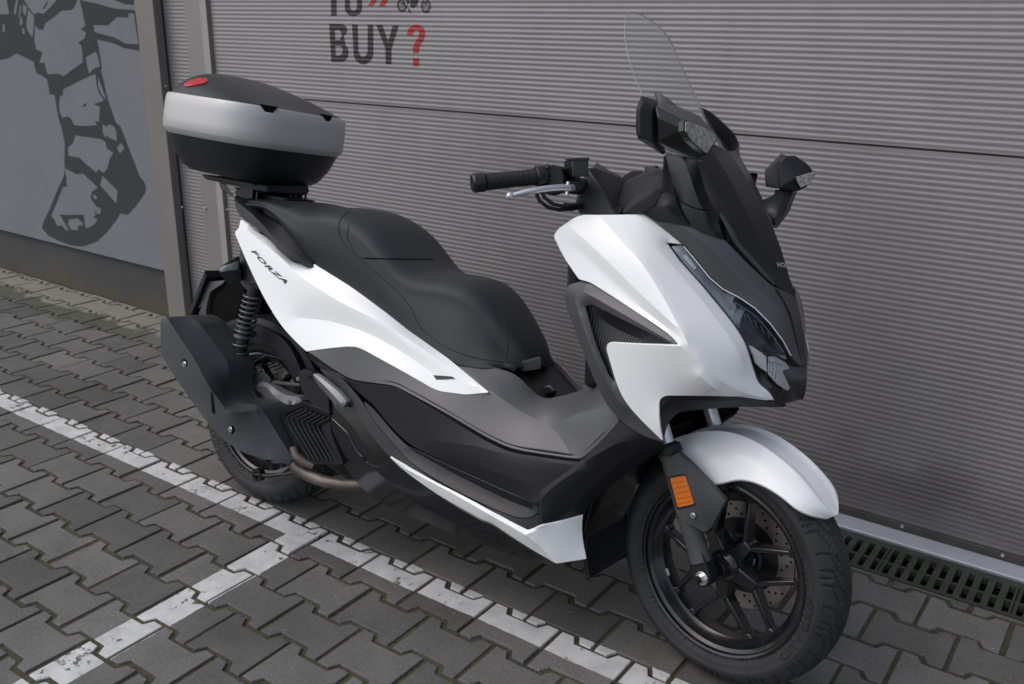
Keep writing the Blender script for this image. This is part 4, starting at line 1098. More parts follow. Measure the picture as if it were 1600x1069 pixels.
mat_ = panel('floor_mat', [(568,626,-.212,5),(586,641,-.214,20),(611,672,-.218,20),(636,697,-.221,10),(700,727,-.224,30),(785,766,-.229,20),(840,789,-.234,4),(840,801,-.238,5),(832,808,-.240,8),(812,809.5,-.241,14),(790,803,-.241,30),(728,775,-.239,40),(672,744,-.236,30),(637,719,-.233,20),(607,686,-.228,20),(578,650,-.220,20)],
  [[(640,702,-.217),(700,735,-.219),(780,775,-.222),(832,797,-.228)]], M['floormat'], res=7, soft=2)
rimp = panel('floorboard_edge', [(499,575,-.199,4),(530,587,-.203,10),(552,610,-.208,10),(569,632,-.213,10),(579,652,-.222,20),(608,688,-.231,20),(638,721,-.237,20),(673,746,-.240,30),(729,777,-.243,40),(791,805,-.245,30),(813,811.5,-.245,12),(833,810,-.244,8),(841,803,-.242,4),(842,822.5,-.247,3),(824,829,-.250,8),(784.5,809,-.250,30),(728.4,778.5,-.249,40),(672,750,-.247,30),(630,727,-.245),(609,714.5,-.243,3),(588,690,-.238,20),(565,658,-.230,20),(545,626,-.222,12),(520,603,-.212,8)],
  [], P2, res=7, soft=1)
skirt = panel('side_skirt', [(609.5,714.5,-.245,1),(636,729,-.247,20),(672,749,-.250,30),(728.4,777.5,-.252,40),(784.5,808.4,-.253,30),(824,828.6,-.253,3),(843.4,822.6,-.249,6),(911,804,-.168,1),(909,822,-.162,20),(910.5,845,-.160,20),(916,873,-.158,1),(869,880.5,-.215,2),(821,853,-.236,30),(768,817,-.240,6),(753,812,-.240,6),(686,775,-.240,30),(630,735,-.240,20)],
  [[(613,719,-.247),(640,736,-.253),(700,767,-.257),(768,806,-.259),(821,836.5,-.258),(850,860,-.236),(868,879,-.217)], [(821,836.5,-.258),(832,831,-.256),(870,818,-.218),(909,808,-.171)]], W_, res=6, r=5, soft=1)
under = panel('under_cover', [(516,652,-.225,3),(543,677,-.232,8),(557,706,-.236,10),(585,734,-.238,20),(612,721,-.240,4),(630,737,-.236,10),(686,777,-.236,30),(753,814,-.236,6),(768,819,-.236,6),(821,855,-.232,30),(868,881,-.214,3),(854,881,-.205,3),(812,873,-.200,30),(756,853,-.195,30),(700,831,-.190,20),(647,808,-.185,20),(605,790,-.185,20),(575,772,-.190,20),(552,747,-.195,12),(535,725,-.205,12),(517,681,-.215,10)],
  [[(545,680,-.234),(560,708,-.238),(590,738,-.240),(640,780,-.232),(690,808,-.226),(740,830,-.222),(800,856,-.22),(850,878,-.21)]], GL, res=8, soft=1)
under2 = panel('footboard_side_band', [(504,621,-.216,4),(522,606,-.214,4),(546,628,-.223,10),(566,660,-.231,20),(589,692,-.239,20),(612,718,-.243,6),(632,737,-.239,10),(612,724,-.238,4),(588,735,-.236,4),(560,706,-.234,10),(545,676,-.230,10),(512,650,-.222,6)],
  [[(512,626,-.219),(545,660,-.230),(575,700,-.238),(603,722,-.240)]], M['satin'], res=6, soft=1)
# front fairing
fair = panel('front_fairing', [(865,369,-.245,4),(871.8,358,-.244,8),(897,340.5,-.240,7),(911,336,-.236,6),(1008,335.3,-.190,3),(1037,358,-.178,10),(1065.5,381,-.165,1),(1042,379,-.178,.6),(1062,407.7,-.181,10),(1095.7,444.8,-.180,20),(1129.3,485.2,-.174,30),(1152.9,515.5,-.166,20),(1166.3,539,-.158,20),(1174.8,569.3,-.146,20),(1185,598,-.130,8),(1203.4,613,-.108,6),(1212.2,630.5,-.092,1.5),(1153,620,-.172,30),(1110,618.5,-.225,20),(1039,618,-.250,7),(1029.5,625,-.250,7),(1029,660,-.245,20),(1034.5,688,-.232,1),(1005,660,-.245,20),(978,630,-.255,20),(964.4,603,-.262,20),(947.5,545.8,-.272,6),(949.5,537,-.274,4),(956,535.4,-.276,3),(994.7,538,-.283,20),(1062.5,541,-.296,1),(1048.5,524,-.286,20),(1020,504,-.276,20),(961,465,-.262,30),(921,440,-.256,8),(905,436.5,-.256,4),(894,421,-.254,20),(880,400,-.250,20)],
  [[(934,336.5,-.2265),(950,352,-.233),(970,376,-.244),(994.7,402,-.258),(1012,425,-.268),(1028.3,451.5,-.276),(1043,476,-.283),(1056,502,-.290),(1068,522,-.296),(1076,540,-.298)],
   [(884,350,-.2445),(905,367,-.250),(945,404,-.259),(985,444,-.268),(1025,482,-.282),(1058,512,-.2935)],
   [(974.5,336,-.2065),(1003,365,-.212),(1035,398,-.213),(1072,440,-.213),(1105,480,-.212),(1135,520,-.204),(1155,553,-.190),(1166,590,-.168)],
   [(1076,540,-.298),(1096,566,-.286),(1115,585,-.264),(1133,599,-.238),(1160,613,-.195),(1195,622,-.125)],
   [(1092,585,-.283),(1112,604,-.262),(1128,613,-.232)]], W_, res=6, r=5, soft=1,
  sf=[[(882,378,-.2475),(905,391,-.2478),(944,428,-.2525),(994.7,475,-.262),(1038,509,-.277),(1066,532,-.293)]])
leg = panel('leg_shield', [(880,456,-.240,6),(889,445,-.244,5),(910,439,-.248,5),(922,440,-.250,6),(961,466,-.259,30),(1048.5,526,-.282,10),(1064,542,-.290,2),(994.7,541.5,-.276),(957,539.5,-.270,4),(951.5,546,-.268,5),(968,603,-.258,20),(981,629,-.252,20),(1008,661,-.242,20),(1036,690,-.229,2),(1012,684,-.236,20),(985,669,-.238,20),(963,651,-.236,20),(944,627,-.236,20),(927,590,-.236,30),(900,520,-.236,30),(885,480,-.238,20)],
  [[(897,466,-.268),(905,492,-.272),(922,540,-.274),(940,583,-.272),(956,611,-.265),(975,638,-.256)], [(897,466,-.268),(910,456,-.268),(960,483,-.272),(1050,535,-.289)]], G_, res=6, r=5, soft=1,
  holes=[[(914,478,-.262),(926,476,-.262),(1050,537.5,-.286),(994,537,-.274),(955,534,-.266),(947,539,-.264),(944.5,546,-.262),(960,597,-.258),(951,586,-.26),(930,535,-.262)]])
vent = panel('vent_insert', [(908,472,-.245,3),(928,468,-.248,3),(1058,539,-.278,2),(996,545,-.268),(962,543,-.262),(956,548,-.26),(972,604,-.252),(984,630,-.248),(972,620,-.25),(945,586,-.25),(925,533,-.25)], [[(925,486,-.250),(960,512,-.240),(1005,532,-.262)]], M['vent'], res=7, soft=1, mirror=True)
under_nose = panel('nose_under_panel', [(1030,624,-.246,4),(1039,617.5,-.250,6),(1144,620,-.188,20),(1212,629.5,-.096,3),(1229,632,-.06,4),(1226,636.5,-.06,4),(1160,635.5,-.14,20),(1080,641,-.19,20),(1062,644,-.20,10),(1050,653,-.205,8),(1042,665,-.215,8),(1037,688,-.226,2),(1031,660,-.240,10)], [[(1034,650,-.243),(1045,628,-.244),(1144,627,-.176),(1205,632,-.092)]], P2, res=6, soft=1)
# cowl beside the windscreen cover
cowl = panel('upper_cowl', [(1008,335,-.192,2),(1026,347.5,-.190,3),(1072,350.5,-.186,16),(1129,374,-.150,4),(1136,379,-.145,6),(1163,407.5,-.120,20),(1207,448,-.072,14),(1243,467,0,3),(1252,502,0,20),(1258.5,549,0,20),(1259.5,568,0,4),(1254,571.5,-.022,4),(1244,566,-.044,10),(1233.7,552.5,-.062,20),(1223.6,532,-.078,20),(1203.4,505,-.100,20),(1180,481.5,-.118,20),(1156,465,-.132,20),(1129,451,-.145,20),(1109,434,-.154,14),(1082,401,-.163,10),(1066,382,-.168,3),(1038,358.5,-.180,6)],
  [[(1058,349.5,-.190),(1090,372,-.178),(1120,398,-.163),(1142,423,-.148),(1165,441,-.131),(1190,457,-.110),(1213,475,-.084),(1230,500,-.060),(1238,525,-.046),(1245.5,560,-.037)],
   [(1225,458,-.045),(1237,478,-.032),(1245,510,-.024),(1250,545,-.02)]], G_, res=6, r=6, soft=1)
nosep = panel('nose_strip', [(1213,449,-.066,4),(1243,464,-.002,3),(1253,502,.002,20),(1260.3,549,.002,20),(1260.3,569,.002,4),(1254.5,572,-.020,3),(1247,545,-.030,20),(1240,505,-.042,20),(1230,475,-.055,20)], [], GL, res=5, soft=0)
# black backing between cowl and screen cover
back = panel('cowl_recess', [(1100,295,-.13,4),(1119,320,-.13),(1144,364,-.128),(1150,377,-.120),(1196,428,-.070),(1211,445,-.05),(1243,466,.0,3),(1240,475,-.005),(1205,452,-.055,10),(1160,410,-.10,20),(1132,381,-.128,8),(1126,374,-.14,4),(1112,335,-.15,10)], [], PL, res=7, soft=0)
cover = panel('windscreen_cover', [(1022,143,-.130,2),(1038,150,-.132,8),(1058,166,-.128,10),(1085,190,-.122,10),(1100,215,-.112,10),(1120,228,-.060,20),(1138,236,0,4),(1160,268,0,20),(1184,308,0,20),(1205,348,0,20),(1224,399,0,20),(1236,444,0,14),(1241.5,464,0,3),(1212,446,-.052,6),(1197,429,-.072,8),(1150,378,-.122,8),(1145,364,-.134,8),(1119,320,-.145,14),(1106,300,-.150,10),(1090,268,-.152,10),(1060,215,-.150,20),(1030,170,-.140,10)],
  [[(1085,240,-.145),(1110,285,-.140),(1140,335,-.128),(1152,368,-.118)], [(1110,232,-.09),(1135,270,-.085),(1160,318,-.078),(1185,370,-.062),(1205,425,-.048)]], M['satin'], res=7, r=6, soft=2, bulge=0)
edge_ = panel('cover_edge_trim', [(1119,322,-.149,3),(1138,352,-.143),(1145,364,-.137,6),(1151,378,-.127,8),(1197,430,-.077,6),(1211,446,-.056,2),(1196,434,-.076,4),(1148,381,-.128,8),(1140,366,-.14,8),(1124,336,-.15,8)], [], M['fendergrey'], res=5, soft=0, depth=.008)
v_, f_ = text_mesh('HONDA', .018, spacing=1.1)
tv = []
for a, b in v_:
    # centred on the cover, wrapping round the nose
    z = .945+.0098*b; y = -.032+.064*a
    xx = 0
    tv.append((y, z))
def cover_x(y, z):
    # front of the cover: find px on the traced surface with the same |y| and z
    best = None; yy = -abs(y)
    for i in range(len(cover.V)):
        p_ = BK.U(cover.V[i, 0], cover.V[i, 1], cover.Y[i]); d_ = (p_.y-yy)**2+(p_.z-z)**2
        if best is None or d_ < best[0]: best = (d_, p_)
    return best[1]
cp = [BK.U(cover.V[i, 0], cover.V[i, 1], cover.Y[i]) for i in range(len(cover.V))]
ca = np.array([(p_.x, p_.y, p_.z) for p_ in cp])
sel = (ca[:, 2] > .90) & (ca[:, 2] < 1.0)
q_ = ca[sel]; Afit = np.stack([np.ones(len(q_)), q_[:, 1], q_[:, 1]**2, q_[:, 2], q_[:, 2]*q_[:, 1]], 1); cf = np.linalg.lstsq(Afit, q_[:, 0], rcond=None)[0]
link_mesh('maker_badge', [(cf[0]+cf[1]*(-abs(y))+cf[2]*y*y+cf[3]*z+cf[4]*z*(-abs(y))+.004, y, z) for y, z in tv], f_, M['decalsilver'], bike)

# headlamps: dark housing, reflectors and light guide behind a clear lens
lamp_out = [(1042,379,-.180,.6),(1066,382.5,-.170,2),(1082,401,-.166,10),(1109,434.5,-.157,14),(1129,451.5,-.148,20),(1156,465.5,-.135,20),(1180,482,-.121,20),(1203.4,505.4,-.103,20),(1223.6,532.5,-.081,20),(1233.7,553,-.065,20),(1244,567,-.046,6),(1254,572.5,-.022,4),(1259.5,570,0,3),(1261,590,0),(1259,612,0),(1254,625.5,0,3),(1230,633,-.055,8),(1212.5,631,-.092,3),(1203,613.5,-.110,6),(1185,598.5,-.132,8),(1175,569.5,-.148,20),(1166.5,539.5,-.160,20),(1153,516,-.168,20),(1129.5,485.5,-.176,30),(1096,445,-.182,20),(1062,408,-.183,10)]
lens = panel('headlamp', lamp_out, [[(1120,460,-.17),(1165,510,-.155),(1205,565,-.125),(1225,600,-.09)]], M['lens'], res=8, soft=2, depth=.004)
LP = lens.ob[0]
hs = [(a, b, c_+.035*(1 if c_ < -.03 else .3), *r_) for a, b, c_, *r_ in lamp_out]
house = panel('headlamp_housing', [(a+ (1181-a)*.02, b+(520-b)*.02, min(c_+.032, -.004), *r_) for a, b, c_, *r_ in lamp_out], [], M['gloss'], res=10, soft=1)
drl = panel('light_guide', [(1049,385,-.172,2),(1064,386,-.166,2),(1084,408,-.158,4),(1110,440,-.150,8),(1135,463,-.143,4),(1150,478,-.139,4),(1146,490,-.143,4),(1152,508,-.146,3),(1142,496,-.152,6),(1126,474,-.156,6),(1098,441,-.162,10),(1068,408,-.168,8)], [[(1062,390,-.164),(1092,425,-.152),(1125,460,-.144),(1144,484,-.141)]], M['lampgrey'], res=6, soft=0)
panel('light_guide', [(1066,400,-.168,2),(1072,399,-.166,2),(1088,418,-.161,2),(1085,422,-.163,2)], [], M['drl'], res=6, soft=0)
pr = panel('lamp_reflector', [(1199.5,558,-.098,1),(1214,560.5,-.084,1),(1227,567,-.068,1),(1233.6,576,-.058,1),(1227,577.5,-.066,1),(1222,580,-.072,1),(1229.6,596,-.056,1),(1234.5,606,-.046,1),(1231,610,-.052,1),(1216.5,601,-.072,1),(1199.5,583,-.094,1)], [[(1208,563,-.086),(1213,579,-.080),(1219,598,-.069)]], M['reflector'], res=4, soft=0)
panel('lamp_reflector', [(1171,540,-.138,1),(1177,543.5,-.132,1),(1193,554,-.114,1),(1197,558,-.110,1),(1198,581,-.104,1),(1189,575,-.112,1),(1180,567,-.122,1),(1177,554,-.130,1)], [[(1176,547,-.131),(1186,562,-.119),(1194,576,-.108)]], M['reflector'], res=4, soft=0)
M['bowl'] = mat('smoked_lamp_bowl', (.16, .17, .19), .16, metal=.9)
panel('lamp_bowl', [(1126,468,-.142,3),(1150,474,-.130,6),(1178,492,-.112,10),(1203,520,-.092,10),(1224,550,-.070,4),(1230,562,-.064,2),(1212,556,-.080,6),(1186,544,-.104,8),(1160,524,-.124,8),(1142,500,-.136,6)], [[(1140,474,-.126),(1165,504,-.102),(1192,532,-.082),(1222,555,-.066)]], M['bowl'], res=5, soft=1)
for k in range(6):
    a = Vector((1203+k*4.6, 561+k*1.6)); b = Vector((1202+k*4.9, 583+k*4.2))
    s = MB(); s.tube([UB(a.x, a.y, -.097+.0075*k), UB((a.x+b.x)/2+1, (a.y+b.y)/2, -.096+.0078*k), UB(b.x, b.y, -.096+.008*k)], .0006, 5); s.build('reflector_line', M['bowl'], bike)
panel('reflector_highlight', [(1201,559.5,-.1005,.5),(1214,562,-.0865,.5),(1226,568,-.0705,.5),(1229,573,-.0665,.5),(1214,567,-.0855,.5),(1201.5,564.5,-.0995,.5)], [], M['drl'], res=4, soft=0, th=.001)  # pale strip painting a highlight onto the reflector
panel('lamp_divider', [(1192,545,-.118,1),(1200,549,-.108,1),(1199,590,-.098,1),(1194,584,-.104,1)], [], M['gloss'], res=6, soft=0)
edge_pts = [UB(a, b, y-.001) for a, b, y in [(1068,385,-.170),(1082,401,-.166),(1109,434.5,-.157),(1129,451.5,-.148),(1156,465.5,-.135),(1180,482,-.121),(1203.4,505.4,-.103),(1223.6,532.5,-.081),(1236,556,-.062)]]
for sd_ in (1, -1): s = MB(); s.tube([V3(p, sd_) for p in edge_pts], .0011, 6); s.build('lens_edge_glint', M['drl'], bike, smooth=True)  # pale tube paints in the thin highlight along the lens edge
for (a, b, yy, rr) in ((1145, 478, -.122, .026), (1158, 500, -.118, .022)):
    q = UB(a, b, yy); s = MB(); s.lathe([(0, .0), (rr*.6, .001), (rr, .006), (rr*1.05, -.02), (rr*.8, -.03)], (q.x, q.y, q.z), 24, axis=0); s.build('projector', M['lampgrey'], bike, smooth=True, angle=40)
for k in range(6):
    a = Vector((1150+k*11, 475+k*9.5)); b = Vector((1166+k*9, 497+k*8)); t = k/6
    s = MB(); s.tube([UB(a.x+6, a.y+6, -.142+.05*t), UB(b.x, b.y, -.132+.048*t)], .0007, 6); s.build('lamp_rib', M['lampgrey'], bike)

# clear windscreen
def screen():
    zs = [1.10, 1.15, 1.19, 1.258, 1.32, 1.37, 1.403, 1.43, 1.447, 1.457, 1.461]; xe = [1.300, 1.265, 1.232, 1.178, 1.138, 1.110, 1.095, 1.083, 1.073, 1.066, 1.063]
    xc = [1.350, 1.312, 1.282, 1.226, 1.180, 1.145, 1.122, 1.100, 1.083, 1.070, 1.063]; hw = [.16, .168, .171, .171, .166, .153, .139, .118, .090, .050, .004]
    Z = np.concatenate([np.linspace(1.10, 1.43, 30), np.linspace(1.434, 1.461, 14)]); v, f = [], []; K = 28
    for z in Z:
        e, c_, h = np.interp(z, zs, xe), np.interp(z, zs, xc), np.interp(z, zs, hw)
        for k in range(K+1):
            t = -1+2*k/K; v.append((c_-(c_-e)*abs(t)**2.0, h*t, z))
    n = K+1; nz = len(Z)
    for i in range(nz-1):
        for k in range(K): a = i*n+k; f.append((a, a+1, a+n+1, a+n))
    o = link_mesh('windscreen', v, f, M['screen'], bike, True)
    rim_l = [v[i*n] for i in range(0, nz)]+[v[(nz-1)*n+k] for k in range(0, n)]+[v[i*n+K] for i in range(nz-1, -1, -1)]
    s = MB(); s.tube(rim_l, .0011, 6, cap=False); s.build('screen_edge', M['screenedge'], o, smooth=True)
    return o
screen()
# ================================================================ mirrors, dash, handlebar
def mirrored(fn):
    for sd_ in (1, -1): fn(sd_)
def V3(p, sd_=1): return (p[0], p[1]*sd_, p[2])
mir_pts = [UB(1024,166,-.405), UB(1034,160,-.33), UB(1062,167,-.30), UB(1092,180,-.29), UB(1119,208,-.285), UB(1118,213,-.300), UB(1103,240,-.335), UB(1088,251,-.345), UB(1070,190,-.395), UB(1068,203,-.402), UB(1042,236,-.37), UB(1028,222,-.405), UB(1027,182,-.415)]
rim_pts = [UB(1020,157,-.37), UB(1030,235,-.38), UB(1020,170,-.41), UB(1020,222,-.41), UB(1004,155,-.415), UB(1016,153.5,-.36), UB(994,168,-.43), UB(992.5,205,-.43), UB(996,218,-.425), UB(1036,243,-.345), UB(1041,240,-.33), UB(1040,160,-.31), UB(1008,157,-.415), UB(1000,170,-.432), UB(1000,214,-.43), UB(1020,225,-.40)]
rim_pts = [(p if p.y < -.37 or p.z < 1.2 else Vector((p.x, p.y-.04, p.z))) for p in rim_pts]
far_pts = [UB(1218,250,.30), UB(1228,243,.31), UB(1243,243,.33), UB(1262,256,.35), UB(1272,269,.365), UB(1272,275,.365), UB(1262,292,.35), UB(1246,300,.33), UB(1216,297,.30), UB(1243,277,.315), UB(1232,247,.42), UB(1260,264,.42), UB(1240,290,.42)]
frim_pts = [UB(a, b, y) for a, b, y0_ in ((1195,266,.30),(1196,292,.30),(1214,295,.30),(1220,240,.32),(1229,243,.32),(1217,250,.31),(1224,292,.31)) for y in (y0_, y0_+.01)]+[UB(1222,243,.43), UB(1222,285,.43), UB(1212,270,.42)]
mb = hull('mirror_housing', mir_pts, M['satin'], bevel=.008, seg=4)+hull('mirror_housing', far_pts, M['satin'], bevel=.006, seg=4)
rb = hull('mirror_rim', rim_pts, M['plastic'], bevel=.006)+hull('mirror_rim', frim_pts, M['plastic'], bevel=.003)
near_l = [UB(1069,192,-.4035), UB(1072,189.5,-.397), UB(1095,198,-.350), UB(1117.5,212,-.303), UB(1116.5,219,-.310), UB(1103,239.5,-.338), UB(1098,238,-.348), UB(1080,221,-.385), UB(1069,206,-.4045)]
far_l = [UB(1243,277,.315), UB(1250,274,.325), UB(1272,268,.362), UB(1271.5,275,.362), UB(1263,288,.348), UB(1250,293.5,.328), UB(1245,285,.318)]
for o, lp in zip(mb, (near_l, far_l)):
    c_ = sum(lp, Vector())/len(lp); n_ = (lp[2]-lp[0]).cross(lp[-2]-lp[1]).normalized(); cv = (BK.Ft@(CAM-BK.O)-c_).normalized(); n_ = n_ if n_.dot(cv) > 0 else -n_
    hull('mirror_turn_signal', [p+n_*.0035 for p in lp]+[p-n_*.008 for p in lp], M['lens2'], o, bevel=.0012)
    fr_ = [c_+(p-c_)*1.10 for p in lp]
    hull('signal_surround', [p+n_*.0018 for p in fr_]+[p-n_*.01 for p in fr_], M['gloss'], o, bevel=.001)
arm = panel('mirror_arm', [(1040,241,-.345,3),(1062,244,-.345,6),(1088,251,-.335,3),(1095,270,-.28,8),(1101,296,-.225,20),(1118,333,-.170,20),(1130,373.5,-.154,3),(1108,367,-.168,20),(1076,352,-.186,6),(1064,330,-.198,10),(1056,312,-.206,20),(1050,285,-.235,20)],
  [[(1066,246,-.352),(1078,275,-.292),(1090,310,-.232),(1108,345,-.186),(1120,366,-.166)]], M['satin'], res=6, soft=1, depth=.035, mirror=False)
panel('mirror_arm', [(1211,296,.30,2),(1240,298,.33,3),(1234,312,.31,8),(1229,328,.29,8),(1221,340,.27,6),(1208,356,.25,2),(1199,332,.25,6),(1190,313,.25,2),(1204,308,.27,6),(1212,302,.29,4)], [[(1226,300,.305),(1218,322,.265),(1210,345,.215)]], M['satin'], res=6, soft=1, depth=.03, mirror=False)
dash_side = panel('dash_side_panel', [(973,331,-.200,3),(984,314.5,-.196,8),(1010,296,-.190,10),(1035,277,-.188,3),(1037,243,-.250,3),(1046,242,-.265,3),(1050,285,-.240,10),(1057,312,-.212,10),(1054,307,-.212,4),(1045,300,-.210,4),(1034,300,-.204,4),(1030,306,-.202,6),(1025,319,-.202,8),(1004,333.5,-.200,3)],
  [[(978,330,-.200),(1002,313,-.204),(1026,296,-.206),(1036,280,-.206),(1040,245,-.262)]], P2, res=6, soft=1, depth=.012)
dash_low = panel('dash_corner_cover', [(1005,334.5,-.197,2),(1026,319.5,-.204,5),(1031,306,-.204,4),(1035,301,-.205,4),(1045,301,-.211,4),(1055,308,-.213,4),(1064,331,-.201,8),(1077,354,-.189,4),(1050,349.5,-.190,10),(1026,346.5,-.191,2)], [[(1026,322,-.212),(1039,323,-.218),(1052,333,-.206),(1070,350,-.192)]], P2, res=5, soft=1)
# dash and instrument shroud across the middle
def loft(name, rows, m, parent=None, smooth=True, close=False, sharp=45, mw=None, mirror=False, solid=0):
    n = len(rows[0]); v = [tuple(p) for r_ in rows for p in r_]; f = []
    for i in range(len(rows)-1):
        for k in range(n if close else n-1): a = i*n+k; b = i*n+(k+1) % n; f.append((a, b, b+n, a+n))
    if close: f += [tuple(range(n))[::-1], tuple(range((len(rows)-1)*n, len(rows)*n))]
    o = link_mesh(name, v, f, m, parent or bike, smooth, mw)
    bm = bmesh.new(); bm.from_mesh(o.data); bmesh.ops.recalc_face_normals(bm, faces=bm.faces); bm.to_mesh(o.data); bm.free()
    if sharp: o.data.set_sharp_from_angle(angle=R(sharp))
    if solid: q = o.modifiers.new('s', 'SOLIDIFY'); q.thickness = solid; q.offset = -1
    return o
# instrument hood: rises above the bars behind the screen
hull('instrument_hood', [(1.12,-.12,1.03),(1.12,.12,1.03),(1.10,-.06,1.085),(1.10,.06,1.085),(1.20,-.11,1.115),(1.20,.11,1.115),(1.27,-.15,1.09),(1.27,.15,1.09),(1.30,-.16,1.0),(1.30,.16,1.0),(1.16,-.15,.985),(1.16,.15,.985),(1.17,-.05,1.125),(1.17,.05,1.125)], M['plastic2'], bevel=.008)
# handlebar (steered)
def SB(px, py, y): return BK.U(px, py, y)
hb_cover = hull('handlebar_cover', [SB(905,292,-.15), SB(918,262,-.14), SB(930,262,-.12), SB(975,325,-.12), SB(968,338,-.16), SB(905,334,-.17), SB(898,318,-.17), SB(1000,290,.05), SB(950,265,.06), SB(960,335,.10), SB(930,330,.1)], M['plastic'], bevel=.006)
hull('handlebar_cover', [SB(922,262,-.10), SB(930,252,-.02), SB(948,262,.0), SB(990,300,.0), SB(1002,325,-.06), SB(975,328,-.11)], M['satin'], bevel=.008)
hull('far_switch_box', [SB(1007,262,.12), SB(1009,258,.12), SB(1027,258,.12), SB(1030,262,.13), SB(1030,282,.13), SB(1010,284,.12), SB(1007,262,.17), SB(1028,262,.17), SB(1028,284,.17)], M['satin'], bevel=.003)
hull('meter_cover', [SB(970,276,.0), SB(985,267,.03), SB(1000,266,.05), SB(1020,276,.05), SB(1032,284,.04), SB(1004,302,.0), SB(985,310,-.02), SB(975,300,.0), SB(1000,300,.12), SB(1025,290,.12)], P2, bevel=.004)
hb = grp('handlebar', bike)
gp0, gp1 = SB(758, 284.5, -.350), SB(848, 275.5, -.255); gd_ = (gp1-gp0).normalized()
def hbpart(name, pts, rad, m, seg=28): s = MB(); s.tube(pts, rad, seg); return s.build(name, m, hb, smooth=True, angle=35)
def bent(k): return gp0+gd_*k
hbpart('bar_end', [bent(-.030), bent(-.029), bent(-.025), bent(-.003), bent(-.001)], [.010, .0175, .0205, .0205, .0180], M['satin'])
def grip_mesh():
    s = MB(); pts = []; rad = []
    L_ = (gp1-gp0).length
    for i in range(61):
        t = i/60; pts.append(bent(.001+L_*t)); r_ = .0182-.0012*math.sin(math.pi*t)
        if .06 < t < .97 and int(t*46) % 2 == 0: r_ += .0004
        if t > .965: r_ += .0035
        rad.append(r_)
    s.tube(pts, rad, 36); return s.build('grip', M['plastic'], hb, smooth=True, angle=50)
gr = grip_mesh()
# slanting grooves on the grip, as raised ribs
s = MB()
u_ = gd_.cross(Vector((0, 0, 1))).normalized(); w_ = gd_.cross(u_)
for k in range(9):
    pp = []
    for j in range(9):
        an = R(-50+25*j); l_ = .012+k*.0125+j*.0022
        if l_ < .125: pp.append(bent(l_)+(u_*math.cos(an)+w_*math.sin(an))*.0178)
    if len(pp) > 2: s.tube(pp, .0011, 6)
s.build('grip_ribs', M['satin'], gr)
hbpart('throttle_housing', [bent(.112), bent(.114), bent(.128), bent(.135)], [.021, .0235, .0235, .021], M['satin'])
q1 = SB(885, 276, -.215)
hull('switch_housing', [SB(846,262,-.262), SB(862,256,-.255), SB(878,262,-.245), SB(882,284,-.240), SB(880,300,-.240), SB(866,306,-.245), SB(850,302,-.255), SB(843,286,-.262), SB(852,262,-.225), SB(884,262,-.205), SB(886,300,-.205), SB(856,304,-.225)], M['plastic'], hb, bevel=.004)
hull('starter_button', [SB(848,258,-.262), SB(856,255,-.262), SB(858,262,-.262), SB(848,264,-.262), SB(850,257,-.24), SB(858,256,-.24)], M['satin'], hb, bevel=.001)
q = SB(855, 279, -.266); bolt('housing_screw', q, .0035, hb, M['plastic2'])
hull('brake_reservoir', [SB(894,249,-.232), SB(920,248,-.212), SB(920,276,-.212), SB(894,277,-.232), SB(881,251,-.200), SB(905,250,-.178), SB(905,272,-.178), SB(881,274,-.20)], M['satin'], hb, bevel=.0025)
hull('reservoir_lid', [SB(892.5,247,-.234), SB(921.5,246,-.212), SB(921.5,251,-.212), SB(892.5,252,-.234), SB(879,249,-.199), SB(906,246,-.176)], M['plastic'], hb, bevel=.0015)
hull('master_cylinder', [SB(880,284,-.225), SB(905,280,-.205), SB(912,296,-.200), SB(895,304,-.210), SB(878,300,-.222), SB(885,280,-.18), SB(915,280,-.165), SB(912,305,-.17)], M['plastic'], hb, bevel=.003)
# brake lever
lv = [SB(796.5,306.5,-.352), SB(806,304,-.343), SB(822,300,-.328), SB(842,296.5,-.305), SB(862,294,-.280), SB(880,293,-.256), SB(889,294,-.242)]
s = MB(); s.tube(lv, [.0045, .0052, .0062, .0068, .0070, .0076, .0085], 16); le = s.build('brake_lever', M['silver'], hb, smooth=True)
s = MB(); c_ = lv[0]; s.lathe([(0, -.0085)]+[(.0085*math.cos(R(a)), .0085*math.sin(R(a))) for a in range(-75, 76, 15)]+[(0, .0085)], c_[:], 20); s.build('lever_ball', M['silver'], le, smooth=True)
hull('lever_pivot', [SB(882,288,-.248), SB(897,288,-.236), SB(900,297,-.232), SB(888,300,-.240), SB(885,288,-.225), SB(900,290,-.215), SB(898,301,-.22)], M['alu'], hb, bevel=.0015)
s = MB(); q = SB(888,284,-.244); s.tube([q, q+Vector((0, 0, -.028))], .0048, 12); s.build('pivot_bolt', M['bolt'], hb, smooth=True, angle=40)
for off in ((0, 0), (8, -5)):
    s = MB(); s.tube([SB(838+off[0], 303+off[1], -.262), SB(843+off[0], 314+off[1], -.258), SB(856+off[0], 324+off[1], -.245), SB(874+off[0], 328+off[1], -.225), SB(893+off[0], 326+off[1], -.2), SB(912, 320, -.16), SB(930, 322, -.11)], .0042, 10); s.build('throttle_cable', M['satin'], hb, smooth=True)
s = MB(); s.tube([SB(880,322,-.212), SB(893,324,-.20), SB(905,322,-.185)], [.0075, .0085, .0075], 12); s.build('cable_boot', M['plastic'], hb, smooth=True)
s = MB(); s.tube([bent(.13), SB(900,283,-.18), SB(930,295,-.10), SB(960,318,0)], .0115, 16); s.build('handlebar_tube', M['satin'], hb, smooth=True)
q = SB(967, 329, -.175); s = MB(); s.lathe([(0, -.001), (.0045, -.001), (.0045, -.0035), (.0072, -.0035), (.0078, 0)], q[:], 20); s.build('dash_screw', P2, bike, smooth=True, angle=30)

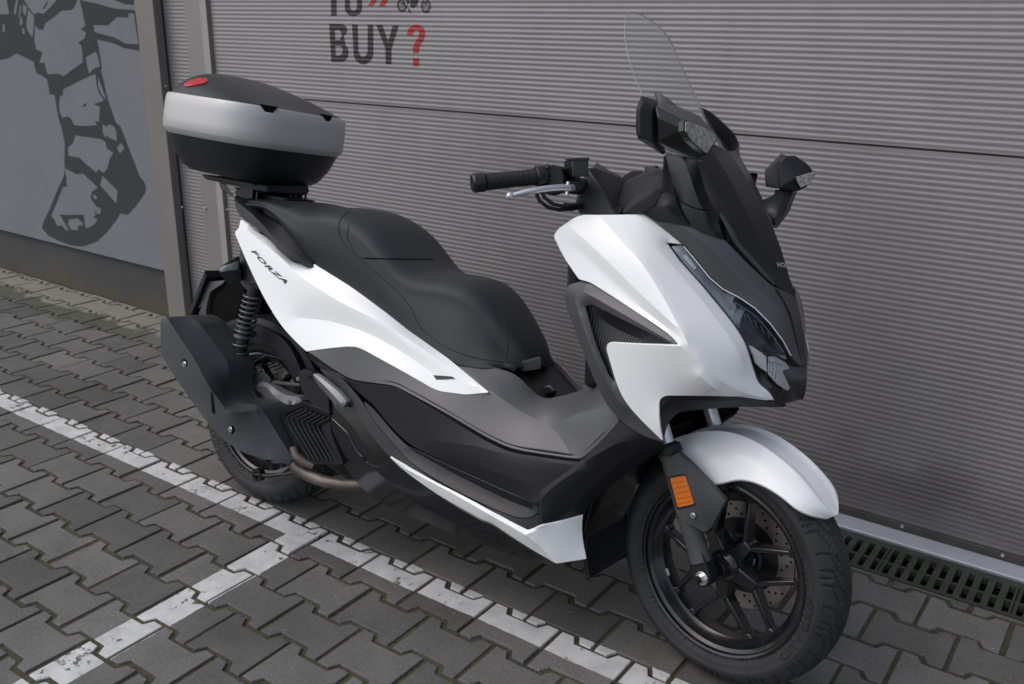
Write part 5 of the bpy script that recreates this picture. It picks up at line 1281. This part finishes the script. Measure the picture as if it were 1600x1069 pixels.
# ================================================================ inner bodies that close the shell
le_pts = [(880,456),(900,520),(927,590),(944,627),(963,650)]
rows = []
for a, b in le_pts:
    p = UB(a+6, b, -.238); rows.append([(p.x+.004, -.238, p.z), (p.x+.035, -.15, p.z), (p.x+.05, 0, p.z), (p.x+.035, .15, p.z), (p.x+.004, .238, p.z)])
p = UB(890, 400, -.238); rows.insert(0, [(p.x+.0, -.236, p.z), (p.x+.03, -.15, p.z), (p.x+.05, 0, p.z), (p.x+.03, .15, p.z), (p.x, .236, p.z)])
p = UB(905, 350, -.228); rows.insert(0, [(p.x+.01, -.222, p.z), (p.x+.04, -.15, p.z), (p.x+.06, 0, p.z), (p.x+.04, .15, p.z), (p.x+.01, .222, p.z)])
loft('inner_leg_shield', rows, M['plastic'], solid=.006)
# centre tunnel between the side panels
te = [(700,560,-.148),(735,566,-.138),(785,577,-.120),(808,588,-.110),(841,620,-.104),(855,624.5,-.104),(897,615.5,-.110),(922,603,-.118),(931,589,-.128),(935,560,-.14)]
rows = []
for i, (a, b, y) in enumerate(te):
    p = UB(a, b, y); dz = -.012; rows.append([(p.x, y-.001, p.z-.001), (p.x, y*.93, p.z+dz), (p.x, y*.5, p.z+dz*.6), (p.x, 0, p.z+dz*.4), (p.x, -y*.5, p.z+dz*.6), (p.x, -y*.93, p.z+dz), (p.x, -y+.001, p.z-.001)])
loft('tunnel_cover', rows, M['plastic'])
hull('fuel_lid', [UB(838,606,-.06), UB(858,600,-.06), UB(872,612,-.06), UB(850,620,-.06), UB(838,606,.06), UB(858,600,.06), UB(872,612,.06), UB(850,620,.06)], M['satin'], bevel=.006)
# seat hinge and seat base front
hull('seat_base', [UB(720,558,-.145), UB(785,574,-.128), UB(800,577,-.115), UB(790,572,-.115), UB(722,552,-.140), UB(806,583,-.05), UB(720,556,.14), UB(800,578,.11)], M['plastic'], bevel=.003)
hg = hull('seat_hinge', [UB(805,566,-.075), UB(846,556,-.06), UB(849,568,-.06), UB(847,577,-.06), UB(812,582,-.075), UB(805,566,.06), UB(846,556,.06), UB(849,574,.06), UB(812,580,.06)], M['seat2'], bevel=.006)
q = UB(800, 574, -.105); s = MB(); s.tube([UB(790,572,-.108), UB(801,575,-.102), UB(806,577,-.098)], [.010, .0125, .011], 16); s.build('hinge_cap', P2, bike, smooth=True, angle=40)
# side of the seat, dark plastic between seat and rail
panel('seat_side_trim', [(413,316,-.128,4),(450,322,-.130,10),(478,352,-.134,20),(500,392,-.140,20),(520,424,-.142,6),(494,411,-.137,8),(470,380,-.132,8),(440,348,-.126,8),(410,330,-.118,6)], [], M['gloss'], res=6, soft=0)
hull('tail_body', [(-.04,-.085,.78),(-.04,.085,.78),(-.03,-.10,.90),(-.03,.10,.90),(.15,-.125,.895),(.15,.125,.895),(.25,-.13,.76),(.25,.13,.76),(.06,-.12,.70),(.06,.12,.70),(.02,-.10,.68),(.02,.10,.68)], M['plastic'], bevel=.01)
hull('tail_lamp', [(-.05,-.05,.76),(-.05,.06,.76),(-.045,-.05,.80),(-.045,.06,.80),(-.02,-.05,.76),(-.02,.06,.76),(-.02,-.05,.80),(-.02,.06,.80)], M['redlens'], bevel=.006)
hull('under_seat_box', [(.15,-.125,.80),(.15,.125,.80),(.45,-.135,.72),(.45,.135,.72),(.80,-.125,.60),(.80,.125,.60),(.80,-.12,.46),(.80,.12,.46),(.30,-.13,.50),(.30,.13,.50),(.12,-.11,.62),(.12,.11,.62)], M['plastic'], bevel=.01)
hull('frame_cover', [(.42,-.17,.50),(.42,.17,.50),(.95,-.16,.52),(.95,.16,.52),(1.14,-.15,.50),(1.14,.15,.50),(1.12,-.13,.26),(1.12,.13,.26),(.60,-.15,.24),(.60,.15,.24),(.42,-.12,.36),(.42,.12,.36)], M['plastic'], bevel=.01)
hull('steering_column_cover', [(1.12,-.16,.62),(1.12,.16,.62),(1.10,-.18,.90),(1.10,.18,.90),(1.30,-.15,.98),(1.30,.15,.98),(1.42,-.10,.86),(1.42,.10,.86),(1.42,-.06,.72),(1.42,.06,.72),(1.16,-.06,.60),(1.16,.06,.60)], M['plastic'], bevel=.01)
s = MB(); s.tube([(1.29,-.01,.66), (1.24,0,.76)], [.03, .03], 20); s.build('steering_stem', M['satin'], bike, smooth=True, angle=40)
hull('lower_fork_bridge', [(1.25,-.13,.72),(1.25,.11,.72),(1.33,-.13,.72),(1.33,.11,.72),(1.26,-.13,.68),(1.26,.11,.68),(1.34,-.13,.68),(1.34,.11,.68)], M['satin'], bevel=.01)
hull('radiator', [(1.16,-.12,.46),(1.16,.12,.46),(1.18,-.12,.46),(1.18,.12,.46),(1.13,-.12,.25),(1.13,.12,.25),(1.15,-.12,.25),(1.15,.12,.25)], M['gloss'], bevel=.004)
s = MB(); s.tube([(.62,.10,.24), (.60,.23,.07), (.59,.285,-.045)], [.012, .011, .010], 14); s.tube([(.59,.27,-.045), (.57,.33,-.062)], [.02, .018], 12); s.build('side_stand', M['satin'], bike, smooth=True, angle=40)

M['alu2'] = mat('dull_cast_aluminium', (.20, .20, .205), .55, metal=.6, bump=.3, bs=400, var=.15)
# ================================================================ rear: engine, swingarm, exhaust, shock
hull('engine_case', [(.10,-.02,.20),(.10,.10,.20),(.62,-.12,.22),(.62,.12,.22),(.62,-.12,.44),(.62,.12,.44),(.30,-.10,.46),(.30,.12,.46),(.12,.02,.40),(.12,.12,.40),(.45,-.14,.20),(.45,.13,.18)], M['plastic'], bevel=.012)
hull('belt_case', [(-.10,.11,.20),(-.10,.17,.20),(.52,.11,.16),(.52,.19,.16),(.52,.11,.36),(.52,.19,.36),(-.10,.11,.38),(-.10,.17,.38),(.2,.2,.28)], M['alu'], bevel=.02)
panel('swingarm', [(401,600,-.135,1),(410,596,-.135,1),(421,600,-.140,1),(436,612,-.150,2),(449,618,-.158,2),(466,620.5,-.165,1),(471,627,-.165,1),(462,633.5,-.165,2),(448,637,-.165,2),(440,652,-.160,1),(424,645,-.155,1),(410,616,-.142,2),(402,611,-.138,1)], [[(405,603,-.146),(417,606,-.152),(432,622,-.160),(447,631,-.172),(460,632,-.172)], [(417,606,-.152),(426,628,-.156),(434,646,-.160)]], M['alu2'], res=4, r=2, depth=.03, mirror=False, soft=0, sharp=15)
s = MB(); q = UB(379, 600, -.10); s.lathe([(.045, .0), (.095, -.004), (.105, .006), (.060, .01)], (0, -.085, .276), 48, closed=True); s.build('rear_brake_disc', M['disc'], bike, smooth=True, angle=40)
cal = hull('rear_brake_caliper', [UB(376,588,-.135), UB(381,583,-.135), UB(400,580,-.135), UB(416,584,-.13), UB(424,592,-.13), UB(420,602,-.13), UB(396,606,-.135), UB(378,602,-.135), UB(381,585,-.09), UB(418,588,-.09), UB(415,604,-.09), UB(380,602,-.09)], M['fendergrey'], bevel=.002)[0]
for a, b in ((378, 586), (377, 597), (386, 607)):
    q = UB(a, b, -.139); bolt('caliper_bolt', q, .0075, cal, M['alu'])
hull('caliper_bracket', [UB(360,605,-.12), UB(382,603,-.12), UB(398,610,-.12), UB(404,622,-.12), UB(390,628,-.12), UB(366,625,-.12), UB(360,605,-.1), UB(398,610,-.1), UB(390,628,-.1)], M['plastic'], bevel=.003)
q = UB(410.5, 632, -.15); bolt('swingarm_bolt', q, .009, bike, M['alu'])
# shock absorber with coil spring
def coil(name, a, b, r, wire, turns, m, parent):
    a, b = Vector(a), Vector(b); d = (b-a).normalized(); u = d.cross(Vector((0, 1, 0))).normalized(); w2 = d.cross(u); s = MB(); pp = []
    n = int(turns*22)
    for i in range(n+1):
        t = i/n; an = 2*math.pi*turns*t; pp.append(a+(b-a)*t+(u*math.cos(an)+w2*math.sin(an))*r)
    s.tube(pp, wire, 8); return s.build(name, m, parent, smooth=True)
for sd_ in (1, -1):
    A_, B_ = Vector(UB(399, 446, -.165)), Vector(UB(363, 598, -.165)); A_.y *= sd_; B_.y *= sd_; d_ = (B_-A_)
    s = MB(); s.tube([A_, A_+d_*.12, A_+d_*.13, A_+d_*.45], [.018, .018, .012, .012], 18); s.tube([A_+d_*.40, A_+d_*.42, A_+d_*.95, B_], [.014, .019, .020, .014], 18)
    sh = s.build('shock_absorber', M['plastic'], bike, smooth=True, angle=40)
    coil('spring', A_+d_*.10, A_+d_*.52, .0245, .0037, 8.5, M['spring'], sh); coil('spring', A_+d_*.50, A_+d_*.90, .0250, .0034, 5.0, M['spring'], sh)
    s = MB(); s.tube([A_+d_*.89, A_+d_*.905], .029, 20); s.build('spring_seat', M['satin'], sh, smooth=True, angle=40)
# rear hugger over the tyre
def hugger():
    v, f = [], []; n = 26; N_ = 0
    for i in range(n+1):
        a = 18+ (128-18)*i/n
        row = []
        for yy, rr in ((-.100, .262), (-.100, .284), (-.088, .298), (-.05, .304), (.05, .304), (.088, .298), (.100, .284), (.100, .262)):
            p_ = pol(rr, a); row.append((p_[0], yy, .276+p_[1]))
        for yy, rr in ((.096, .262), (.096, .283), (.085, .294), (.05, .300), (-.05, .300), (-.085, .294), (-.096, .283), (-.096, .262)):
            p_ = pol(rr, a); row.append((p_[0], yy, .276+p_[1]))
        v += row; N_ = len(row)
    for i in range(n):
        for k in range(N_): a = i*N_+k; b = i*N_+(k+1) % N_; f.append((a, b, b+N_, a+N_))
    f += [tuple(range(N_)), tuple(range(n*N_, n*N_+N_))[::-1]]
    o = link_mesh('rear_hugger', v, f, P2, bike, True); o.data.set_sharp_from_angle(angle=R(40))
hugger()
panel('hugger_arm', [(395,512,-.108,4),(412,513,-.11,8),(436,524,-.115,20),(455,545,-.12,20),(470,580,-.13,6),(466,596,-.13,3),(458,590,-.128,6),(444,566,-.122,20),(428,545,-.118,20),(405,528,-.112,14)], [], P2, res=6, depth=.02, mirror=False, soft=0)
# exhaust: outer cover with end cap
exo = panel('exhaust_cover', [(250.5,500,-.318,4),(258,495,-.315,6),(296,494,-.255,8),(311,505,-.250,6),(361,572,-.235,20),(352.5,617,-.255,6),(361,627,-.262,8),(400,633,-.262,6),(409,639,-.258,6),(457,716,-.225,4),(455,727,-.228,5),(441,724,-.248,10),(380,708,-.300,14),(346,685,-.318,10),(316,650,-.330,20),(270,585,-.330,30),(252,555,-.326,10)],
  [[(263,499,-.318),(280,526,-.322),(301,557,-.324),(319,590,-.325),(332,612,-.322),(346,630,-.315),(352,640,-.312)], [(352,640,-.312),(375,644,-.305),(400,640,-.275)], [(400,640,-.275),(414,675,-.262),(418,700,-.262),(426,719,-.262)]], M['exh'], res=7, r=6, soft=0, depth=.09, mirror=False)
hull('muffler', [(-.17,-.235,.50),(-.17,-.19,.50),(-.16,-.235,.46),(-.16,-.17,.46),(.12,-.21,.33),(.12,-.17,.34),(.15,-.21,.29),(.15,-.17,.28)], M['exh'], bevel=.01)
for a, b, y in ((288.5, 568.5, -.3245), (360, 670.5, -.306)):
    q = UB(a, b, y); s = MB(); s.lathe([(.0125, 0), (.014, -.0014), (.0155, .002), (.012, .004)], q[:], 24, closed=True); s.build('screw_recess', M['pit'], exo.ob[0], smooth=True)
    s = MB(); s.lathe([(0, -.0006), (.0128, -.0006), (.0128, .002), (0, .002)], (q.x, q.y-.001, q.z), 20); s.build('screw_recess', M['pit'], exo.ob[0])
    bolt('cover_bolt', (q.x+.0015, q.y-.002, q.z), .0088, exo.ob[0], M['bolt'])
decal('cover_slot', [[(329,612),(331.5,614),(336,648),(331,644)]], exo, M['pit'], .001, parent=exo.ob[0])
s = MB(); s.tube([UB(452,715,-.215), UB(462,731,-.212), UB(480,742,-.205), UB(505,752,-.195), UB(535,757,-.18), UB(570,757,-.16), UB(600,745,-.12)], [.0155, .0165, .0165, .016, .0155, .0155, .0155], 18); s.build('exhaust_pipe', M['pipe'], bike, smooth=True)
s = MB(); s.tube([UB(444,690,-.19), UB(462,712,-.18), UB(476,725,-.17)], [.022, .026, .020], 16); s.build('catalyst_pipe', M['pipe'], bike, smooth=True)
s = MB(); s.tube([UB(458,698,-.222), UB(462,712,-.222), UB(474,722,-.215), UB(490,728,-.20)], [.011, .013, .013, .012], 14); s.build('exhaust_heat_shield', M['pipe'], bike, smooth=True)
s = MB(); s.tube([UB(420,597,-.12), UB(440,599,-.12), UB(470,602,-.12)], .006, 10); s.build('brake_hose_guide', M['fendergrey'], bike, smooth=True)
s = MB(); s.tube([UB(392,582,-.13), UB(398,566,-.12), UB(418,556,-.11), UB(444,562,-.11), UB(462,578,-.12)], .0045, 10); s.build('brake_hose', M['satin'], bike, smooth=True)
for a, b in ((452, 628), (444, 640), (466, 592)):
    q = UB(a, b, -.172); bolt('case_bolt', q, .006, bike, M['alu'])
# engine side grille with V ribs
gr_ = panel('engine_grille', [(442,652,-.205,3),(446,644,-.207,4),(474,632,-.212,4),(513,648,-.222,3),(518,682,-.222,8),(536,726,-.218,4),(484,725,-.205,6),(476,716,-.204,4)], [], M['plastic'], res=8, depth=.03, mirror=False, soft=0)
s = MB()
for k in range(7):
    t = k/6; A = Vector((446+5+t*40, 652+t*6)); ap = Vector((462+t*42, 645+t*14)); top_ = A+(Vector((474, 635))-Vector((446, 647)))*(.9-.35*t)
    L0 = Vector((448+t*48, 652+t*12)); L1 = Vector((484+t*42, 718+t*2)); U1 = L0+Vector((26-t*6, -13+t*2))
    pts = [UB(U1.x, U1.y, -.226), UB(L0.x, L0.y, -.222), UB(L0.x+(L1.x-L0.x)*.12, L0.y+(L1.y-L0.y)*.18, -.221), UB(L1.x, L1.y, -.216)]
    for p0, p1 in zip(pts, pts[1:]): s.tube([p0, p1], .0034, 6)
s.build('grille_rib', P2, gr_.ob[0], smooth=False)['kind'] = 'stuff'
panel('grille_frame', [(436,650,-.215,2),(441,641,-.217,3),(473,628,-.222,3),(515,645,-.232,2),(513,650,-.230,2),(474,635,-.220,3),(447,646,-.216,3),(444,653,-.215,3),(480,722,-.212,4),(476,724,-.211,3)], [], P2, res=5, depth=.012, mirror=False, soft=0, parent=gr_.ob[0])
s = MB(); s.tube([UB(396,741,-.12), UB(420,744,-.12), UB(455,740,-.12), UB(478,733,-.12)], [.006, .005, .005, .006], 10); s.build('stand_spring_rod', M['satin'], bike, smooth=True)
s = MB(); q = UB(403, 742, -.12); s.lathe([(.010, -.006), (.020, -.006), (.020, .012), (.010, .012)], q[:], 20, closed=True); s.build('stand_pivot', M['satin'], bike, smooth=True, angle=40)
# passenger foot peg and bracket
pb = panel('footpeg_bracket', [(466,582,-.215,3),(475,576.5,-.216,3),(489,583.5,-.222,4),(500,605,-.226,6),(513,620,-.230,6),(514,648,-.230,3),(495,640,-.226,8),(478.5,622,-.222,6),(470,605,-.218,6)], [], P2, res=6, depth=.02, mirror=True, soft=0)
panel('footpeg', [(488.5,584,-.236,3),(494,585,-.238,3),(510,597,-.242,6),(529,613,-.244,6),(542,628,-.244,2),(536.5,637,-.242,2),(525,631.5,-.240,2),(524,634,-.240,2),(510,616,-.238,6),(495,600,-.236,6)], [[(490,587,-.238),(509,605,-.246),(533,631,-.247)]], M['alu'], res=4, depth=.014, mirror=True, soft=0, parent=pb.ob[0])
q = UB(482.5, 589, -.226); bolt('bracket_bolt', q, .005, pb.ob[0], M['plastic'])
# tail underside, plate holder and turn signal
panel('tail_under_panel', [(375,388,-.090,4),(380,392,-.110),(395,428,-.13),(408,458,-.15,4),(404,470,-.140,4),(381,449,-.10,6),(374,438,-.085,4),(374,410,-.080,6)], [], M['fendergrey'], res=6, depth=.03, soft=0)
hull('rear_turn_signal', [UB(339.5,419,-.20), UB(352,411,-.19), UB(374,399,-.13), UB(378,440,-.12), UB(352,440,-.17), UB(344,427,-.195), UB(374,410,-.08), UB(378,436,-.08), UB(352,420,-.13)], M['fendergrey'], bevel=.003)
hull('rear_turn_signal', [V3(p, -1) for p in [UB(339.5,419,-.20), UB(352,411,-.19), UB(374,399,-.13), UB(378,440,-.12), UB(352,440,-.17), UB(344,427,-.195), UB(374,410,-.08), UB(378,436,-.08)]], M['fendergrey'], bevel=.003)
hull('turn_signal_lens', [UB(341,420,-.203), UB(356,413.5,-.195), UB(373,408,-.150), UB(372,422,-.150), UB(352,424,-.192), UB(345,425,-.199)], M['lampgrey'], bevel=.001)
pts = [(302,489),(316,455),(327,441),(352,439),(372,438),(384,451),(370,488),(361,528),(345,560),(325,535),(306,512)]
hull('plate_holder', [UB(a, b, -.075) for a, b in pts]+[UB(a, b, -.075)+Vector((-.01, .15, 0)) for a, b in pts], M['pit'], bevel=.006)
panel('plate_holder_rim', [(300,489,-.082,3),(315,455,-.082,3),(327,440.5,-.082,3),(352,438,-.08,4),(345,445,-.086,6),(328,455,-.088,6),(322,480,-.090,8),(321,520,-.09,8),(314,512,-.088,3),(310,490,-.09,4),(316,478,-.09,3),(312,480,-.088,3)], [], M['fendergrey'], res=6, depth=.02, mirror=False, soft=0)
hull('number_plate_support', [(-.33,-.10,.50),(-.33,.10,.50),(-.25,-.10,.68),(-.25,.10,.68),(-.24,-.10,.66),(-.24,.10,.66),(-.32,-.10,.48),(-.32,.10,.48)], M['plastic'], bevel=.003)

# ================================================================ luggage rack and top box
rk = [(314,272),(330,270),(392,284),(470,296),(481,290),(483,302),(478,306),(440,303),(390,296),(345,288),(318,279)]
hull('luggage_rack', [UB(314,272,-.10), UB(320,280,-.10), UB(392,285,-.10), UB(345,288,-.10), UB(400,298,-.10), UB(418,301,-.085), UB(478,306,.07), UB(484,300,.085), UB(482,290,.085), UB(418,290,-.085), UB(314,272,-.1)+Vector((0,.2,0)), UB(320,280,-.1)+Vector((0,.2,0)), UB(392,285,-.1)+Vector((-.03,.2,0))], P2, bevel=.004)
hull('rack_mount', [UB(382,290,-.1), UB(396,292,-.1), UB(395,312,-.1), UB(375,312,-.1), UB(366,300,-.1), UB(382,290,-.05), UB(396,292,-.05), UB(395,312,-.05), UB(366,300,-.05)], M['plastic'], bevel=.004, mirror=True)
hull('rack_brace', [UB(342,285,-.07), UB(350,287,-.07), UB(366,306,-.07), UB(360,306,-.07), UB(345,295,-.07), UB(342,285,-.05), UB(366,306,-.05)], M['satin'], bevel=.002, mirror=True)
hull('rack_cross_plate', [(-.20,-.06,.94),(-.20,.06,.94),(.04,-.06,.93),(.04,.06,.93),(-.05,-.06,.90),(-.05,.06,.90)], M['plastic'], bevel=.004)
for a, yb in ((402, -.09), (455, .02), (462, .035), (478, .075)):
    s = MB(); s.tube([UB(a, 300, yb), UB(a-1, 316, yb)], .004, 10); s.build('rack_bolt', M['satin'], bike, smooth=True)

box = empty('top_case', OB + FB @ Vector((-.13, 0, .965))); box.rotation_euler = (FB @ Matrix.Rotation(R(2.6), 3, 'Y')).to_euler()
tag(box, 'black and silver hard top case with red rear reflector mounted above the scooter tail', 'top case')
def superr(a, b, n, th):
    c_, s_ = math.cos(th), math.sin(th); return (a*math.copysign(abs(c_)**(2/n), c_), b*math.copysign(abs(s_)**(2/n), s_))
BC = (-.055, 0)
def ring(a_, b_, z, n=3.2, K=96, cx=0): return [(BC[0]+cx+superr(a_*.975, b_*.975, n, 2*math.pi*k/K)[0], superr(a_*.975, b_*.975, n, 2*math.pi*k/K)[1], z) for k in range(K)]
z0 = .0
lower = [ring(.13,.13,.005), ring(.160,.165,.008), ring(.178,.185,.022), ring(.200,.213,.060), ring(.213,.228,.098), ring(.2165,.232,.106)]
loft('case_base', lower[::1], M['boxblack'], box, close=True, sharp=35)
belt = [ring(.2165,.232,.1062), ring(.219,.235,.108), ring(.2275,.244,.121), ring(.2285,.2455,.124), ring(.2290,.246,.150), ring(.2285,.2455,.190), ring(.2265,.2435,.212), ring(.222,.239,.2195), ring(.216,.233,.2205)]
loft('case_band', belt, M['boxsilver'], box, close=True, sharp=28)
def lid():
    v, f = [], []; K = 96; NR = 18
    for j in range(NR+1):
        s_ = 1-j/NR*.985
        for k in range(K):
            x, y = superr(.2125, .2290, 3.0, 2*math.pi*k/K); x *= s_; y *= s_; xx = BC[0]+x
            t = (x+.2125)/.425        # 0 rear, 1 front
            H = .086*min(1, (1-t)*1.15+.12)**.85
            v.append((xx-.012*(1-s_), y, .2205+H*(1-s_**3.0)**.80))
    for j in range(NR):
        for k in range(K): a = j*K+k; b = j*K+(k+1) % K; f.append((a, b, b+K, a+K))
    f.append(tuple(range(NR*K, NR*K+K)))
    o = link_mesh('case_lid', v, f, M['boxblack'], box, True)
    bm = bmesh.new(); bm.from_mesh(o.data); bmesh.ops.recalc_face_normals(bm, faces=bm.faces); bm.to_mesh(o.data); bm.free(); return o
ld = lid()
bxf = Frame(box.location, box.rotation_euler.to_matrix())
belt_o = [o for o in box.children if o.name.startswith('case_band')][0]
bt = bvh([belt_o, ld])
for (a, b, w2) in ((420, 170, .026), (511, 184.5, .022)):
    h = cast(bt, a, b, bxf)
    if not h: continue
    p, n = h; n = Vector((n.x, n.y, 0)).normalized(); t = Vector((-n.y, n.x, 0))
    hull('lid_hinge_tab', [p+t*dx+n*dn+Vector((0, 0, dz)) for dx, dz in ((-w2, .009), (w2, .009), (-w2*.45, -.010), (w2*.45, -.010)) for dn in (.0035, -.012)], M['pit'], box, bevel=.0015)
lt = bvh([ld])
rr_ = patch('red_reflector', lt, [(287,133.5),(296,127),(308,123.5),(322,123),(325.5,127),(321,131),(306,134),(290,136.5)], M['redlens'], box, bxf, .003, 3, .01)
o2 = rr_.copy(); o2.data = rr_.data.copy(); COL.objects.link(o2)
for v in o2.data.vertices: v.co.y *= -1
o2.data.flip_normals()
s = MB(); s.box((-.285, -.03, .12), (-.272, .03, .20)); s.build('case_lock', M['boxblack'], box, bevel=.004)

st_ = bvh([seat_o])
cseam('seat_seam', st_, [(548,330),(536,338),(529,352),(531,368),(540,384),(552,396),(568,404)], .0016, M['seat2'], seat_o, lift=.0002)
cseam('seat_seam', st_, [(570,403.5),(600,404.5),(640,405),(676,405.5)], .0022, M['pit'], seat_o, lift=-.0006)
cseam('seat_seam', st_, [(545,352),(543,372),(556,396),(580,420),(612,447),(640,478),(655,508),(680,532),(712,549),(748,560),(786,566)], .0013, M['seat2'], seat_o, lift=.0002)
cseam('seat_seam', st_, [(764,438),(769,455),(780,480),(790,510),(794,535),(790,562)], .0013, M['seat2'], seat_o, lift=.0002)

at_tree = bvh([o for o in bike.children if o.name.startswith('mirror_arm')]+[o for o in bike.children if o.name.startswith('dash_corner')])
cseam('panel_gap', at_tree, [(1052,298),(1060,311),(1075,321),(1092,327),(1109,329)], .0013, M['pit'], bike, lift=.0001)
# inner cells of the amber reflector
s = MB()
for k in range(5):
    t = (k+.5)/5; s.tube([US(1049+12*t, 751+40*t, -.1432), US(1069+12*t, 747+40*t, -.1432)], .0006, 5)
s.build('reflector_cells', M['orange'], side)
